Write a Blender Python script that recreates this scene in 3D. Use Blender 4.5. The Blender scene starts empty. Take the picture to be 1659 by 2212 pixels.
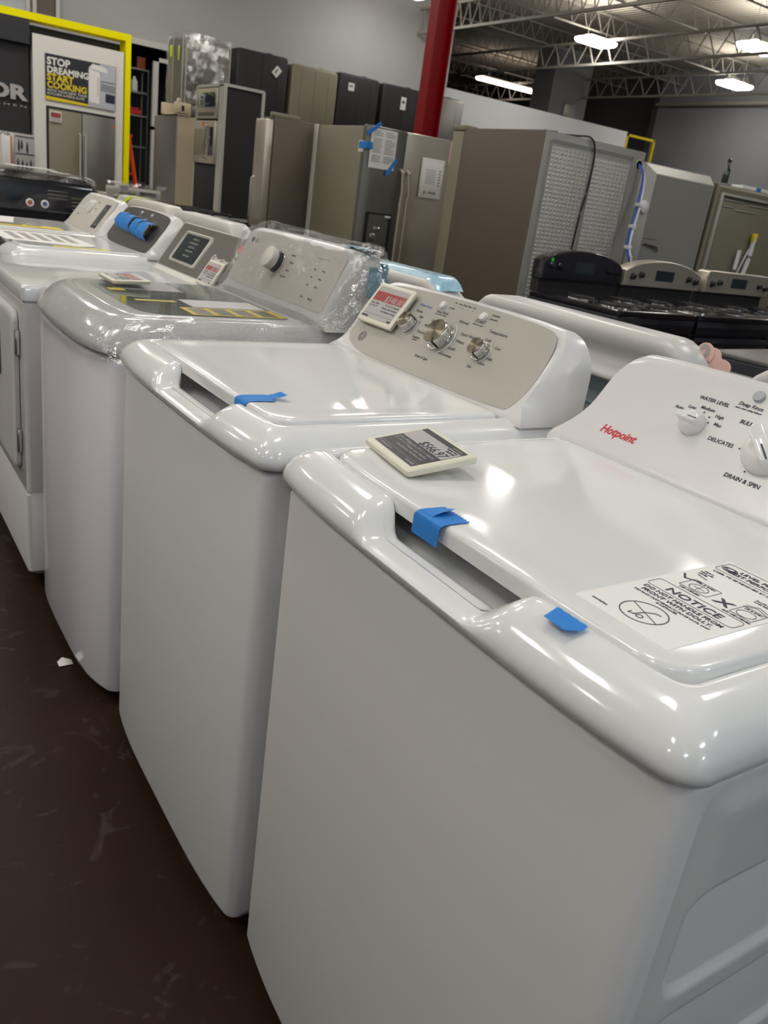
import bpy, bmesh, math, random
from mathutils import Matrix, Vector, noise
random.seed(7)
S = bpy.context.scene
COL = S.collection
PI = math.pi

# ------------------------------------------------------------------ helpers
def lin(c):
    c = c/255.0
    return c/12.92 if c <= .04045 else ((c+.055)/1.055)**2.4
def rgb(r, g, b): return (lin(r), lin(g), lin(b), 1.0)

def mat(name, col, rough=.4, metal=0., coat=0., var=.04, vscale=6., bump=0., bscale=40., emis=0., alpha=1., aniso=0., spec=.5, vec='Object', stretch=None, rvar=.08):
    m = bpy.data.materials.new(name); m.use_nodes = True
    nt = m.node_tree; n = nt.nodes; l = nt.links
    b = n['Principled BSDF']
    tc = n.new('ShaderNodeTexCoord')
    mp = n.new('ShaderNodeMapping'); l.new(tc.outputs[vec], mp.inputs[0])
    if stretch: mp.inputs['Scale'].default_value = stretch
    nz = n.new('ShaderNodeTexNoise'); nz.inputs['Scale'].default_value = vscale; nz.inputs['Detail'].default_value = 3
    l.new(mp.outputs[0], nz.inputs['Vector'])
    mx = n.new('ShaderNodeMix'); mx.data_type = 'RGBA'
    c1 = tuple(max(0, x*(1-var)) for x in col[:3])+(1,); c2 = tuple(min(1, x*(1+var)) for x in col[:3])+(1,)
    mx.inputs[6].default_value = c1; mx.inputs[7].default_value = c2
    l.new(nz.outputs['Fac'], mx.inputs[0]); l.new(mx.outputs[2], b.inputs['Base Color'])
    mr = n.new('ShaderNodeMapRange'); mr.inputs['To Min'].default_value = max(0.01, rough*(1-rvar)); mr.inputs['To Max'].default_value = min(1, rough*(1+rvar))
    l.new(nz.outputs['Fac'], mr.inputs['Value']); l.new(mr.outputs[0], b.inputs['Roughness'])
    b.inputs['Metallic'].default_value = metal
    b.inputs['Coat Weight'].default_value = coat; b.inputs['Coat Roughness'].default_value = .06
    b.inputs['Anisotropic'].default_value = aniso
    b.inputs['Specular IOR Level'].default_value = spec
    b.inputs['Alpha'].default_value = alpha
    if emis:
        b.inputs['Emission Color'].default_value = col; b.inputs['Emission Strength'].default_value = emis
    if bump:
        nb = n.new('ShaderNodeTexNoise'); nb.inputs['Scale'].default_value = bscale; nb.inputs['Detail'].default_value = 4
        l.new(mp.outputs[0], nb.inputs['Vector'])
        bp = n.new('ShaderNodeBump'); bp.inputs['Strength'].default_value = bump; bp.inputs['Distance'].default_value = .01
        l.new(nb.outputs['Fac'], bp.inputs['Height']); l.new(bp.outputs[0], b.inputs['Normal'])
    return m

M = {}
M['plastic'] = mat('white_gloss_plastic', (.80,.80,.79,1), .12, coat=.3, var=0, rvar=0)
M['enamel'] = mat('white_enamel_steel', (.68,.66,.645,1), .34, var=.0, rvar=0)
M['enamel_b'] = mat('neutral_white_enamel_steel', (.74,.725,.72,1), .30, var=0, rvar=0)
M['enamel_c'] = mat('cool_white_enamel_steel', (.86,.82,.86,1), .16, coat=.3, var=0, rvar=0)
M['console_white'] = mat('white_console_plastic', (.72,.705,.69,1), .24, var=0, rvar=0)
M['console_silver'] = mat('silver_grey_console', rgb(176,172,163), .38, metal=.25, var=.03)
M['console_dark'] = mat('graphite_console', rgb(84,80,76), .33, metal=.35, var=.05)
M['console_grey'] = mat('dark_grey_console', rgb(104,99,92), .32, metal=.3, var=.04)
M['console_beige'] = mat('pale_beige_console', rgb(205,200,190), .35, var=.03)
M['chrome'] = mat('brushed_chrome', (.75,.74,.72,1), .16, metal=1, var=.03)
M['chrome_face'] = mat('radial_brushed_chrome', (.34,.315,.25,1), .2, metal=1, var=.05, aniso=.9)
nt = M['chrome_face'].node_tree; tg = nt.nodes.new('ShaderNodeTangent'); tg.direction_type = 'RADIAL'; tg.axis = 'Z'
nt.links.new(tg.outputs[0], nt.nodes['Principled BSDF'].inputs['Tangent'])
M['black'] = mat('black_rubber', (.012,.012,.013,1), .6)
M['black_gloss'] = mat('black_gloss_enamel', (.012,.012,.016,1), .12, coat=.5, var=.1)
M['navy_side'] = mat('dark_painted_steel', (.014,.016,.026,1), .3, var=.15, bump=.05, bscale=200)
M['black_panel'] = mat('black_textured_panel', (.014,.012,.013,1), .55, bump=.2, bscale=500)
M['steel'] = mat('brushed_stainless', (.58,.53,.44,1), .36, metal=.75, var=.06, vscale=3, stretch=(1,1,60), bump=.02, bscale=60)
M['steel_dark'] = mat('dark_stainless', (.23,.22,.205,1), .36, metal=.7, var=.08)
M['steel_side'] = mat('olive_grey_painted_side', rgb(134,127,108), .42, metal=.15, var=.04, bump=.1, bscale=400)
M['brown_side'] = mat('brown_grey_painted_side', rgb(96,86,73), .45, metal=.1, var=.05, bump=.12, bscale=500)
M['grey_back'] = mat('grey_fridge_back', rgb(150,148,141), .38, metal=.1, var=.05)
M['shell'] = mat('off_white_shell_plastic', (.62,.60,.575,1), .3, var=0, rvar=0)
M['galv'] = mat('galvanised_back_panel', rgb(140,152,158), .42, metal=.1, var=.15, vscale=14)
M['beige'] = mat('beige_side', rgb(205,190,160), .55, var=.06)
M['light_edge'] = mat('pale_steel_edge', rgb(190,188,178), .35, metal=.3)
M['blue_tape'] = mat('blue_masking_tape', rgb(22,128,214), .55, var=.08, bump=.3, bscale=900)
M['blue_film'] = mat('pale_blue_film', rgb(150,196,216), .25, coat=.5, var=.08, bump=.5, bscale=60)
M['paper'] = mat('white_paper', rgb(238,235,230), .6, var=.02, bump=.1, bscale=30)
M['sticker'] = mat('white_sticker', rgb(238,236,232), .42, var=.02)
M['ink'] = mat('dark_ink', rgb(40,42,62), .5)
M['ink_grey'] = mat('grey_ink', rgb(98,96,98), .5)
M['ink_blue'] = mat('blue_ink', rgb(110,120,190), .5)
M['red_ink'] = mat('red_ink', rgb(205,40,58), .45)
M['yellow'] = mat('yellow_sticker', rgb(232,206,30), .45)
M['neon'] = mat('neon_yellow_tape', rgb(214,235,20), .5)
M['yellow_frame'] = mat('yellow_painted_frame', rgb(255,240,0), .5, var=.02, spec=.12)
M['tag_body'] = mat('ivory_tag_plastic', rgb(222,218,200), .4)
M['tag_grey'] = mat('pale_tag_screen', rgb(176,172,170), .35)
M['tag_dark'] = mat('dark_tag_screen', rgb(52,52,58), .35)
M['tag_red'] = mat('red_tag_screen', rgb(160,62,62), .35)
M['orange'] = mat('orange_sticker', rgb(245,80,45), .5)
M['green'] = mat('green_sticker', rgb(60,200,60), .5)
M['red_paint'] = mat('dark_red_paint', rgb(126,4,12), .42, var=.12, vscale=3, spec=.25)
M['red'] = mat('red_plastic', rgb(205,40,35), .45)
M['poster_black'] = mat('black_poster', rgb(36,36,40), .5)
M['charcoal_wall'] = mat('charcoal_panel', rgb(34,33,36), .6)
M['white_panel'] = mat('white_display_panel', rgb(232,228,220), .5, var=.02)
M['poster_grey'] = mat('pale_grey_print', rgb(188,192,198), .5)
M['poster_mid'] = mat('mid_grey_print', rgb(140,144,150), .5)
M['glass_dark'] = mat('dark_glass', (.02,.03,.035,1), .08, coat=.6, var=.1)
M['lid_glass'] = mat('tinted_lid_glass', rgb(74,92,92), .07, coat=.6, var=.15, vscale=4)
M['pink'] = mat('pink_card', rgb(236,196,186), .6)
M['yellow_pale'] = mat('pale_yellow_card', rgb(232,222,150), .6)
M['blue_hose'] = mat('blue_hose', rgb(40,80,190), .4)
M['white_hose'] = mat('white_hose', rgb(225,225,228), .4)
M['amber'] = mat('amber_fitting', rgb(190,100,50), .5)
M['blue_fit'] = mat('blue_fitting', rgb(90,100,170), .5)
M['wood'] = mat('brown_board', rgb(110,90,65), .6)
M['joist'] = mat('grey_painted_joist', rgb(150,145,135), .6, var=.1)
M['foil'] = mat('holographic_residue', rgb(190,190,200), .15, metal=1, bump=1, bscale=60)

# ceiling deck: ribbed
def node_mat(name, build, rough=.6):
    m = bpy.data.materials.new(name); m.use_nodes = True
    build(m.node_tree, m.node_tree.nodes, m.node_tree.links, m.node_tree.nodes['Principled BSDF']); return m
def f_floor(nt, n, l, b):
    tc = n.new('ShaderNodeTexCoord')
    a = n.new('ShaderNodeTexNoise'); a.inputs['Scale'].default_value = 1.3; a.inputs['Detail'].default_value = 6; l.new(tc.outputs['Object'], a.inputs['Vector'])
    r = n.new('ShaderNodeValToRGB'); r.color_ramp.elements[0].position = .3; r.color_ramp.elements[0].color = (.019,.0095,.005,1)
    r.color_ramp.elements[1].position = .75; r.color_ramp.elements[1].color = (.030,.016,.0085,1); l.new(a.outputs['Fac'], r.inputs[0])
    s = n.new('ShaderNodeTexNoise'); s.inputs['Scale'].default_value = 9; s.inputs['Detail'].default_value = 8; s.inputs['Distortion'].default_value = 2; l.new(tc.outputs['Object'], s.inputs['Vector'])
    r2 = n.new('ShaderNodeValToRGB'); r2.color_ramp.elements[0].position = .60; r2.color_ramp.elements[0].color = (0,0,0,1); r2.color_ramp.elements[1].position = .74; r2.color_ramp.elements[1].color = (.6,.6,.6,1)
    l.new(s.outputs['Fac'], r2.inputs[0])
    mx = n.new('ShaderNodeMix'); mx.data_type = 'RGBA'; l.new(r2.outputs[0], mx.inputs[0]); l.new(r.outputs[0], mx.inputs[6]); mx.inputs[7].default_value = (.085,.07,.055,1)
    l.new(mx.outputs[2], b.inputs['Base Color'])
    mr = n.new('ShaderNodeMapRange'); mr.inputs['To Min'].default_value = .38; mr.inputs['To Max'].default_value = .6; l.new(s.outputs['Fac'], mr.inputs['Value']); l.new(mr.outputs[0], b.inputs['Roughness']); b.inputs['Specular IOR Level'].default_value = .14
    bp = n.new('ShaderNodeBump'); bp.inputs['Strength'].default_value = .15; l.new(s.outputs['Fac'], bp.inputs['Height']); l.new(bp.outputs[0], b.inputs['Normal'])
M['floor'] = node_mat('dark_brown_concrete', f_floor)
def f_deck(nt, n, l, b):
    tc = n.new('ShaderNodeTexCoord'); w = n.new('ShaderNodeTexWave'); w.bands_direction = 'X'; w.inputs['Scale'].default_value = 2.2; w.inputs['Distortion'].default_value = 0
    l.new(tc.outputs['Object'], w.inputs['Vector'])
    r = n.new('ShaderNodeValToRGB'); r.color_ramp.elements[0].color = rgb(170,162,146); r.color_ramp.elements[1].color = rgb(205,196,178); l.new(w.outputs['Fac'], r.inputs[0]); l.new(r.outputs[0], b.inputs['Base Color'])
    bp = n.new('ShaderNodeBump'); bp.inputs['Strength'].default_value = .9; bp.inputs['Distance'].default_value = .05; l.new(w.outputs['Fac'], bp.inputs['Height']); l.new(bp.outputs[0], b.inputs['Normal']); b.inputs['Roughness'].default_value = .7
M['deck'] = node_mat('ribbed_roof_deck', f_deck)
def f_dimple(nt, n, l, b):
    tc = n.new('ShaderNodeTexCoord'); sp = n.new('ShaderNodeSeparateXYZ'); l.new(tc.outputs['Object'], sp.inputs[0])
    outs = []
    for i, k in ((0, 180.), (2, 250.)):
        mu = n.new('ShaderNodeMath'); mu.operation = 'MULTIPLY'; mu.inputs[1].default_value = k; l.new(sp.outputs[i], mu.inputs[0])
        si = n.new('ShaderNodeMath'); si.operation = 'SINE'; l.new(mu.outputs[0], si.inputs[0])
        ad = n.new('ShaderNodeMath'); ad.operation = 'ADD'; ad.inputs[1].default_value = 1.; l.new(si.outputs[0], ad.inputs[0]); outs.append(ad)
    pr = n.new('ShaderNodeMath'); pr.operation = 'MULTIPLY'; l.new(outs[0].outputs[0], pr.inputs[0]); l.new(outs[1].outputs[0], pr.inputs[1])
    bp = n.new('ShaderNodeBump'); bp.inputs['Strength'].default_value = 1; bp.inputs['Distance'].default_value = .0009; l.new(pr.outputs[0], bp.inputs['Height']); l.new(bp.outputs[0], b.inputs['Normal'])
    b.inputs['Base Color'].default_value = rgb(178,176,168); b.inputs['Roughness'].default_value = .35; b.inputs['Metallic'].default_value = .1
M['dimple'] = node_mat('dimpled_back_panel', f_dimple)
def f_film(nt, n, l, b):
    tc = n.new('ShaderNodeTexCoord')
    mp = n.new('ShaderNodeMapping'); mp.inputs['Scale'].default_value = (1, 3.2, 1.6); l.new(tc.outputs['Object'], mp.inputs[0])
    a = n.new('ShaderNodeTexNoise'); a.inputs['Scale'].default_value = 7; a.inputs['Detail'].default_value = 5; a.inputs['Distortion'].default_value = 1.6; l.new(mp.outputs[0], a.inputs['Vector'])
    v = n.new('ShaderNodeTexVoronoi'); v.feature = 'DISTANCE_TO_EDGE'; v.inputs['Scale'].default_value = 11; l.new(a.outputs['Color'], v.inputs['Vector'])
    ad = n.new('ShaderNodeMath'); ad.operation = 'ADD'; l.new(a.outputs['Fac'], ad.inputs[0]); l.new(v.outputs['Distance'], ad.inputs[1])
    bp = n.new('ShaderNodeBump'); bp.inputs['Strength'].default_value = 1.0; bp.inputs['Distance'].default_value = .045; l.new(ad.outputs[0], bp.inputs['Height'])
    g = n.new('ShaderNodeBsdfGlossy'); g.inputs['Roughness'].default_value = .05; g.inputs['Color'].default_value = (1,1,1,1); l.new(bp.outputs[0], g.inputs['Normal'])
    t = n.new('ShaderNodeBsdfTransparent'); t.inputs['Color'].default_value = (.985,.985,.985,1)
    fr = n.new('ShaderNodeFresnel'); fr.inputs['IOR'].default_value = 1.36; l.new(bp.outputs[0], fr.inputs['Normal'])
    m2 = n.new('ShaderNodeMath'); m2.operation = 'MINIMUM'; m2.inputs[1].default_value = .42; l.new(fr.outputs[0], m2.inputs[0])
    ms = n.new('ShaderNodeMixShader'); l.new(m2.outputs[0], ms.inputs[0]); l.new(t.outputs[0], ms.inputs[1]); l.new(g.outputs[0], ms.inputs[2])
    l.new(ms.outputs[0], n['Material Output'].inputs['Surface'])
M['film'] = node_mat('clear_plastic_film', f_film)
def f_wall(c1, c2):
    def f(nt, n, l, b):
        tc = n.new('ShaderNodeTexCoord'); a = n.new('ShaderNodeTexNoise'); a.inputs['Scale'].default_value = .6; a.inputs['Detail'].default_value = 5; l.new(tc.outputs['Object'], a.inputs['Vector'])
        r = n.new('ShaderNodeValToRGB'); r.color_ramp.elements[0].position = .3; r.color_ramp.elements[1].position = .7; r.color_ramp.elements[0].color = c1; r.color_ramp.elements[1].color = c2
        l.new(a.outputs['Fac'], r.inputs[0]); l.new(r.outputs[0], b.inputs['Base Color']); b.inputs['Roughness'].default_value = .75
    return f
M['wall'] = node_mat('grey_painted_wall', f_wall(rgb(172,172,170), rgb(180,180,178)))
M['wall_white'] = node_mat('off_white_partition', f_wall(rgb(228,229,230), rgb(236,237,238)))
M['wall_dark'] = node_mat('dark_grey_wall', f_wall(rgb(138,139,142), rgb(150,151,154)))
M['wall_darker'] = node_mat('charcoal_wall', f_wall(rgb(72,72,76), rgb(84,84,88)))
M['trimw'] = mat('white_trim', rgb(205,202,196), .5)
def f_lamp(nt, n, l, b):
    tc = n.new('ShaderNodeTexCoord'); nz = n.new('ShaderNodeTexNoise'); nz.inputs['Scale'].default_value = 2; l.new(tc.outputs['Object'], nz.inputs['Vector'])
    b.inputs['Base Color'].default_value = (.9,.9,.9,1); b.inputs['Emission Color'].default_value = (1,.968,.925,1); b.inputs['Emission Strength'].default_value = LAMP
def f_lampc(nt, n, l, b):
    b.inputs['Base Color'].default_value = (.9,.9,.9,1); b.inputs['Emission Color'].default_value = (.78,.89,1,1); b.inputs['Emission Strength'].default_value = LAMP*1.35  # bluish, stronger glow for unseen lamps added behind the camera to cool near sides
LAMP = 25.
M['lamp'] = node_mat('led_diffuser', f_lamp); M['lampc'] = node_mat('added_cool_diffuser', f_lampc)
def f_lampw(nt, n, l, b):
    b.inputs['Base Color'].default_value = (.9,.9,.9,1); b.inputs['Emission Color'].default_value = (1,.86,.76,1); b.inputs['Emission Strength'].default_value = 6.
M['lampw'] = node_mat('warm_led_diffuser', f_lampw)

class B:
    def __init__(s): s.b = bmesh.new()
    def box(s, x0, x1, y0, y1, z0, z1, bev=0., seg=2, M=None):
        t = bmesh.new(); bmesh.ops.create_cube(t, size=1)
        for v in t.verts: v.co = Vector(((x0+x1)/2+v.co.x*(x1-x0), (y0+y1)/2+v.co.y*(y1-y0), (z0+z1)/2+v.co.z*(z1-z0)))
        if bev: bmesh.ops.bevel(t, geom=t.edges[:], offset=bev, segments=seg, affect='EDGES', profile=.5)
        s.merge(t, M); return s
    def merge(s, t, M=None):
        if M is not None: t.transform(M)
        me = bpy.data.meshes.new('t'); t.to_mesh(me); t.free(); s.b.from_mesh(me); bpy.data.meshes.remove(me)
    def loft(s, loops, cap0=False, cap1=False, M=None, closed=True):
        t = bmesh.new(); V = [[t.verts.new(p) for p in L] for L in loops]; n = len(V[0])
        for a, b in zip(V, V[1:]):
            for i in range(n if closed else n-1):
                j = (i+1) % n
                try: t.faces.new((a[i], a[j], b[j], b[i]))
                except ValueError: pass
        if cap0: t.faces.new(V[0][::-1])
        if cap1: t.faces.new(V[-1])
        bmesh.ops.recalc_face_normals(t, faces=t.faces[:]) if (cap0 and cap1) else None
        s.merge(t, M); return s
    def lathe(s, prof, n=32, M=None, cap=True):
        return s.loft([[(r*math.cos(2*PI*i/n), r*math.sin(2*PI*i/n), z) for i in range(n)] for r, z in prof], cap, cap, M)
    def tube(s, pts, r, n=8):
        pts = [Vector(p) for p in pts]; loops = []; up = Vector((0,0,1))
        for i, p in enumerate(pts):
            d = (pts[min(i+1, len(pts)-1)]-pts[max(i-1, 0)]).normalized()
            a = d.cross(up); a = (d.cross(Vector((1,0,0))) if a.length < .1 else a).normalized(); c = d.cross(a)
            loops.append([p+(a*math.cos(2*PI*k/n)+c*math.sin(2*PI*k/n))*r for k in range(n)])
        return s.loft(loops, True, True)
    def prism(s, out, h, M=None, z0=0.):
        return s.loft([[(x, y, z0) for x, y in out], [(x, y, z0+h) for x, y in out]], True, True, M)
    def grid(s, P, M=None):
        return s.loft(P, M=M, closed=False)

def obj(name, b, m, parent=None, mat_local=None, loc=None, ang=38):
    bm = b.b if isinstance(b, B) else b
    for f in bm.faces: f.smooth = True
    ca = math.radians(ang)
    for e in bm.edges:
        if len(e.link_faces) == 2:
            try: e.smooth = e.calc_face_angle() < ca
            except ValueError: pass
    me = bpy.data.meshes.new(name); bm.to_mesh(me); bm.free()
    ms = m if isinstance(m, (list, tuple)) else [m]
    for k in ms: me.materials.append(M[k] if isinstance(k, str) else k)
    o = bpy.data.objects.new(name, me); COL.objects.link(o)
    if parent: o.parent = parent
    if mat_local is not None: o.matrix_local = mat_local
    if loc: o.location = loc
    return o
def tag(o, label, cat, group=None):
    o['label'] = label; o['category'] = cat
    if group: o['group'] = group
    return o
def thing(name, label, cat, loc=(0,0,0), rz=0., group=None):
    o = bpy.data.objects.new(name, None); o.empty_display_size = .05; COL.objects.link(o); o.location = loc; o.rotation_euler = (0,0,rz)
    return tag(o, label, cat, group)
def struct(name, b, m, parent=None):
    o = obj(name, b, m, parent)
    if not parent: o['kind'] = 'structure'
    return o
def F(o, u, v):   # frame: origin, u, v -> matrix (x=u, y=v, z=normal)
    u = Vector(u).normalized(); v = Vector(v); v = (v-u*v.dot(u)).normalized(); n = u.cross(v)
    return Matrix(((u.x, v.x, n.x, o[0]), (u.y, v.y, n.y, o[1]), (u.z, v.z, n.z, o[2]), (0,0,0,1)))
def rrect(x0, x1, y0, y1, r, n=5):
    out = []
    for cx, cy, a0 in ((x1-r, y0+r, -PI/2), (x1-r, y1-r, 0), (x0+r, y1-r, PI/2), (x0+r, y0+r, PI)):
        for i in range(n+1):
            a = a0+PI/2*i/n; out.append((cx+r*math.cos(a), cy+r*math.sin(a)))
    return out
def smooth_poly(P, it=2):
    for _ in range(it):
        Q = []
        for i in range(len(P)):
            a, b = P[i], P[(i+1) % len(P)]
            Q += [(a[0]*.75+b[0]*.25, a[1]*.75+b[1]*.25), (a[0]*.25+b[0]*.75, a[1]*.25+b[1]*.75)]
        P = Q
    return P
def texts(name, items, m, parent, Fm, off=.0004, ext=.0002, ang=None):
    """items: (text, x, y, size, align, rot_deg, shear, bold) in the frame's own plane; one mesh"""
    bm = bmesh.new()
    for it in items:
        t, x, y, sz = it[:4]; al = it[4] if len(it) > 4 else 'CENTER'; ro = it[5] if len(it) > 5 else 0; sh = it[6] if len(it) > 6 else 0; bo = it[7] if len(it) > 7 else 0; sx = it[8] if len(it) > 8 else 1
        cu = bpy.data.curves.new('t', 'FONT'); cu.body = t; cu.size = 1; cu.align_x = al; cu.shear = sh; cu.offset = bo; cu.resolution_u = 3; cu.extrude = ext/sz
        o = bpy.data.objects.new('t', cu); COL.objects.link(o)
        dg = bpy.context.evaluated_depsgraph_get(); me = bpy.data.meshes.new_from_object(o.evaluated_get(dg))
        me.transform(Fm @ Matrix.Translation((x, y, off)) @ Matrix.Rotation(math.radians(ro), 4, 'Z') @ Matrix.Diagonal((sz*sx, sz, sz, 1)))
        bm.from_mesh(me); bpy.data.meshes.remove(me); bpy.data.objects.remove(o); bpy.data.curves.remove(cu)
    return obj(name, bm, m, parent)
def sm(t):
    t = max(0., min(1., t)); return t*t*(3-2*t)

# ------------------------------------------------------------------ appliance shells
def plan(x0, x1, y0, y1, rf, rb, bow=0., nf=60):
    """closed outline, front is x0; counter-clockwise seen from above, constant point count"""
    P = []
    rf = max(rf, .0005); rb = max(rb, .0005)
    def arc(cx, cy, a0, r, n=8):
        for i in range(n+1):
            a = a0+(PI/2)*i/n; P.append([cx+r*math.cos(a), cy+r*math.sin(a)])
    arc(x0+rf, y0+rf, PI, rf)                       # front right (low y) from -x to -y
    for i in range(1, 12): P.append([x0+rf+(x1-rb-x0-rf)*i/12, y0])
    arc(x1-rb, y0+rb, -PI/2, rb)
    for i in range(1, 12): P.append([x1, y0+rb+(y1-rb-y0-rb)*i/12])
    arc(x1-rb, y1-rb, 0, rb)
    for i in range(1, 12): P.append([x1-rb+(x0+rf-x1+rb)*i/12, y1])
    arc(x0+rf, y1-rf, PI/2, rf)
    for i in range(1, nf): P.append([x0, y1-rf+(y0+rf-y1+rf)*i/nf])
    if bow:
        w = y1-y0
        for p in P:
            if p[0] < x0+.12:
                k = 1-((p[1]-y0)/w*2-1)**4
                p[0] -= bow*max(0, k)*(1-max(0, (p[0]-x0))/.12)
    return P
def cabinet(t, W, D, top, bow=.018, m='enamel', emboss=False, x0=.004, bot=.03):
    y0 = .004
    b = B(); L = []
    for ins, z in ((.012, bot), (.004, bot+.006), (0, bot+.02), (0, top-.01), (.003, top-.003), (.008, top)):
        L.append([(x, y, z) for x, y in plan(x0+ins, D, y0+ins, W-.004-ins, .018, .01, bow)])
    b.loft(L, True, True)
    if emboss:
        def dep(x, z):
            d = 0
            for (a, c, e, f) in ((.058, .57, .628, .757), (.058, .57, .475, .603), (.058, .57, .32, .45), (.058, .57, .165, .295)):
                dx = max(a-x, x-c); dz = max(e-z, z-f); r = .03
                qx, qz = dx+r, dz+r
                sd = math.hypot(max(qx, 0), max(qz, 0))+min(max(qx, qz), 0)-r
                d = max(d, sm(-sd/.010))
            return d
        x_a, x_b = .034, .60
        xs = [x_a+(x_b-x_a)*i/150 for i in range(151)]; zs = [.05+(.868-.05)*j/190 for j in range(191)]
        P = []
        for x in xs:
            row = []
            for z in zs:
                e = sm((x-x_a)/.045)*sm((x_b-x)/.02)*sm((z-.05)/.03)*sm((.868-z)/.03)
                row.append((x, .0043-.0070*e*(1-dep(x, z)), z))
            P.append(row)
        b.grid(P)
    o = obj('cabinet', b, m, t)
    for fx in (.06, D-.08):
        for fy in (.07, W-.07):
            b = B(); b.lathe([(.02, 0), (.024, .004), (.024, .012), (.009, .014), (.009, bot+.004)], 14, Matrix.Translation((fx, fy, 0))); obj('levelling_foot', b, 'black', t)
    b = B(); b.box(.05, D-.04, .03, W-.03, .016, bot+.002)
    obj('base_plate', b, 'black', t)
    return o
def ge_deck(t, W, D, z0=.880, zt=.936, bow=.018, notch=(.215, .255, .425, .465), backx=.475, m='plastic', rf=.024):
    prof = [(.010, z0), (.002, z0+.001), (-.004, z0+.004), (-.007, z0+.010), (-.007, z0+.016), (-.004, z0+.026), (.002, z0+.036), (.010, z0+.045), (.019, z0+.051), (.027, zt-.0012), (.0335, zt), (.0365, zt-.0008), (.039, zt-.004), (.040, zt-.010), (.040, z0+.006)]
    L = []
    for k, (ins, z) in enumerate(prof):
        pin = k >= 10
        f = (ins+.007)/.047
        x1 = D if k < 9 else (backx if pin else D-.02)
        ys = ins*(1.0+.30*f)
        P = plan(ins, x1, ys, W-ys, max(.016, rf-ins*.2), .01, bow*(1-.55*f))
        row = []
        for x, y in P:
            w = 0
            if notch and x < .07:
                w = sm((y-notch[0])/(notch[1]-notch[0]))*(1-sm((y-notch[2])/(notch[3]-notch[2])))
                w *= 1-sm((x-.045)/.02)
            zz = z-.034*w*max(0, min(1, (z-(z0+.012))/(zt-z0-.012))) if z > z0+.012 else z
            xx = x-(.015*w if k >= 9 else .004*w*f)
            row.append((xx, y, zz))
        L.append(row)
    b = B(); b.loft(L, True, True)
    return obj('top_deck', b, m, t, ang=50)
def ge_lid(t, W, m='plastic', x0=.034, x1=.460, y0=.054, y1=.630, bow=.004, name='lid', rf=.042, zt=.9415):
    L = []
    for ins, dz in ((.004, -.0235), (.0, -.021), (0, -.006), (.0015, -.0025), (.004, -.0006), (.008, 0), (.022, 0), (.030, -.0001), (.044, -.0009), (.058, -.0013), (.063, -.0013), (.12, -.0013)):
        L.append([(x, y, zt+dz) for x, y in plan(x0+ins, x1-ins, y0+ins, y1-ins, max(.01, rf-ins*.5), max(.004, .018-ins*.2), bow, 60)])
    b = B(); b.loft(L, True, True)
    return obj(name, b, m, t, ang=50)
TT = Vector((.5793, 0, .8151))
XB, ZB = .4654, .9353
def cface(t_loc=0): return F((XB, 0, ZB), (0, -1, 0), TT)     # x of frame = -y
def console(t, W, m, y0=.025, y1=.632, st=.188, xb=XB, zb=ZB, Y0=.0, bx=.565, top_r=.045, name='console', back=.608, arch=.010, ft=TT, flare=.03, wing=True):
    b = B(); L = []
    zt = zb+st*ft.z
    levels = [0, .004, .012, .022, .036, .055, .08, .105, .125, .14, .15, .158, .164]
    hs = [zb-.012+h*0+0 for h in [0]]
    Z = [zb-.006]+[zb+k*(zt-zb-.012)/14 for k in range(15)]+[zt-.0075, zt-.004, zt-.0015, zt]
    N = 24
    for z in Z:
        s = max(0, (z-zb))/ft.z
        inset = 0
        if z > zt-.012:
            q = (z-(zt-.012))/.012; inset = .012*(1-math.sqrt(max(0, 1-q*q)))
        xf = xb+s*ft.x+inset
        fl = flare*max(0, 1-(z-zb)/(.035 if wing else .075))**2
        h = (zt-z)
        sh = 0
        if h < top_r: sh = top_r*(1-math.sqrt(max(0, 1-(1-h/top_r)**2)))
        shb = 0
        if h < .075: shb = .075*(1-math.sqrt(max(0, 1-(1-h/.075)**2)))*.9
        a0 = max(Y0+.003, y0-fl)+sh*.85; a1 = min(W-Y0-.003-(0 if wing else .012), y1+fl)-sh*.85
        c0 = Y0+.003+shb+inset; c1 = W-Y0-.003-shb-inset
        if not wing: c0, c1 = a0-.010, a1+.010
        c0 = min(c0, a0-.001) if a0 > Y0+.004 else a0-.0005; c1 = max(c1, a1+.001)
        P = []
        xbk = min(max(bx, xf+.035), back-inset-.004)
        for i in range(N+1):     # front from y1 down to y0
            y = a1+(a0-a1)*i/N; P.append((xf, y))
        for i in range(1, 9):    # right side curve to back corner (c0)
            q = i/8; P.append((xf+(xbk-xf)*(q**1.0), a0+(c0-a0)*math.sin(q*PI/2)))
        for i in range(1, 5): P.append((xbk+(back-inset-xbk)*i/4, c0))
        for i in range(1, N): P.append((back-inset, c0+(c1-c0)*i/N))
        for i in range(4, -1, -1): P.append((xbk+(back-inset-xbk)*i/4, c1))
        for i in range(7, 0, -1):
            q = i/8; P.append((xf+(xbk-xf)*q, a1+(c1-a1)*math.sin(q*PI/2)))
        row = []
        for x, y in P:
            zz = z
            if arch:
                k = abs((y-W/2)/(W/2)); zz = z-arch*(k**3)*sm((z-zb-.06)/(zt-zb-.06))
            row.append((x, y, zz))
        L.append(row)
    b.loft(L, True, True)
    return obj(name, b, m, t, ang=45)
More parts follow.
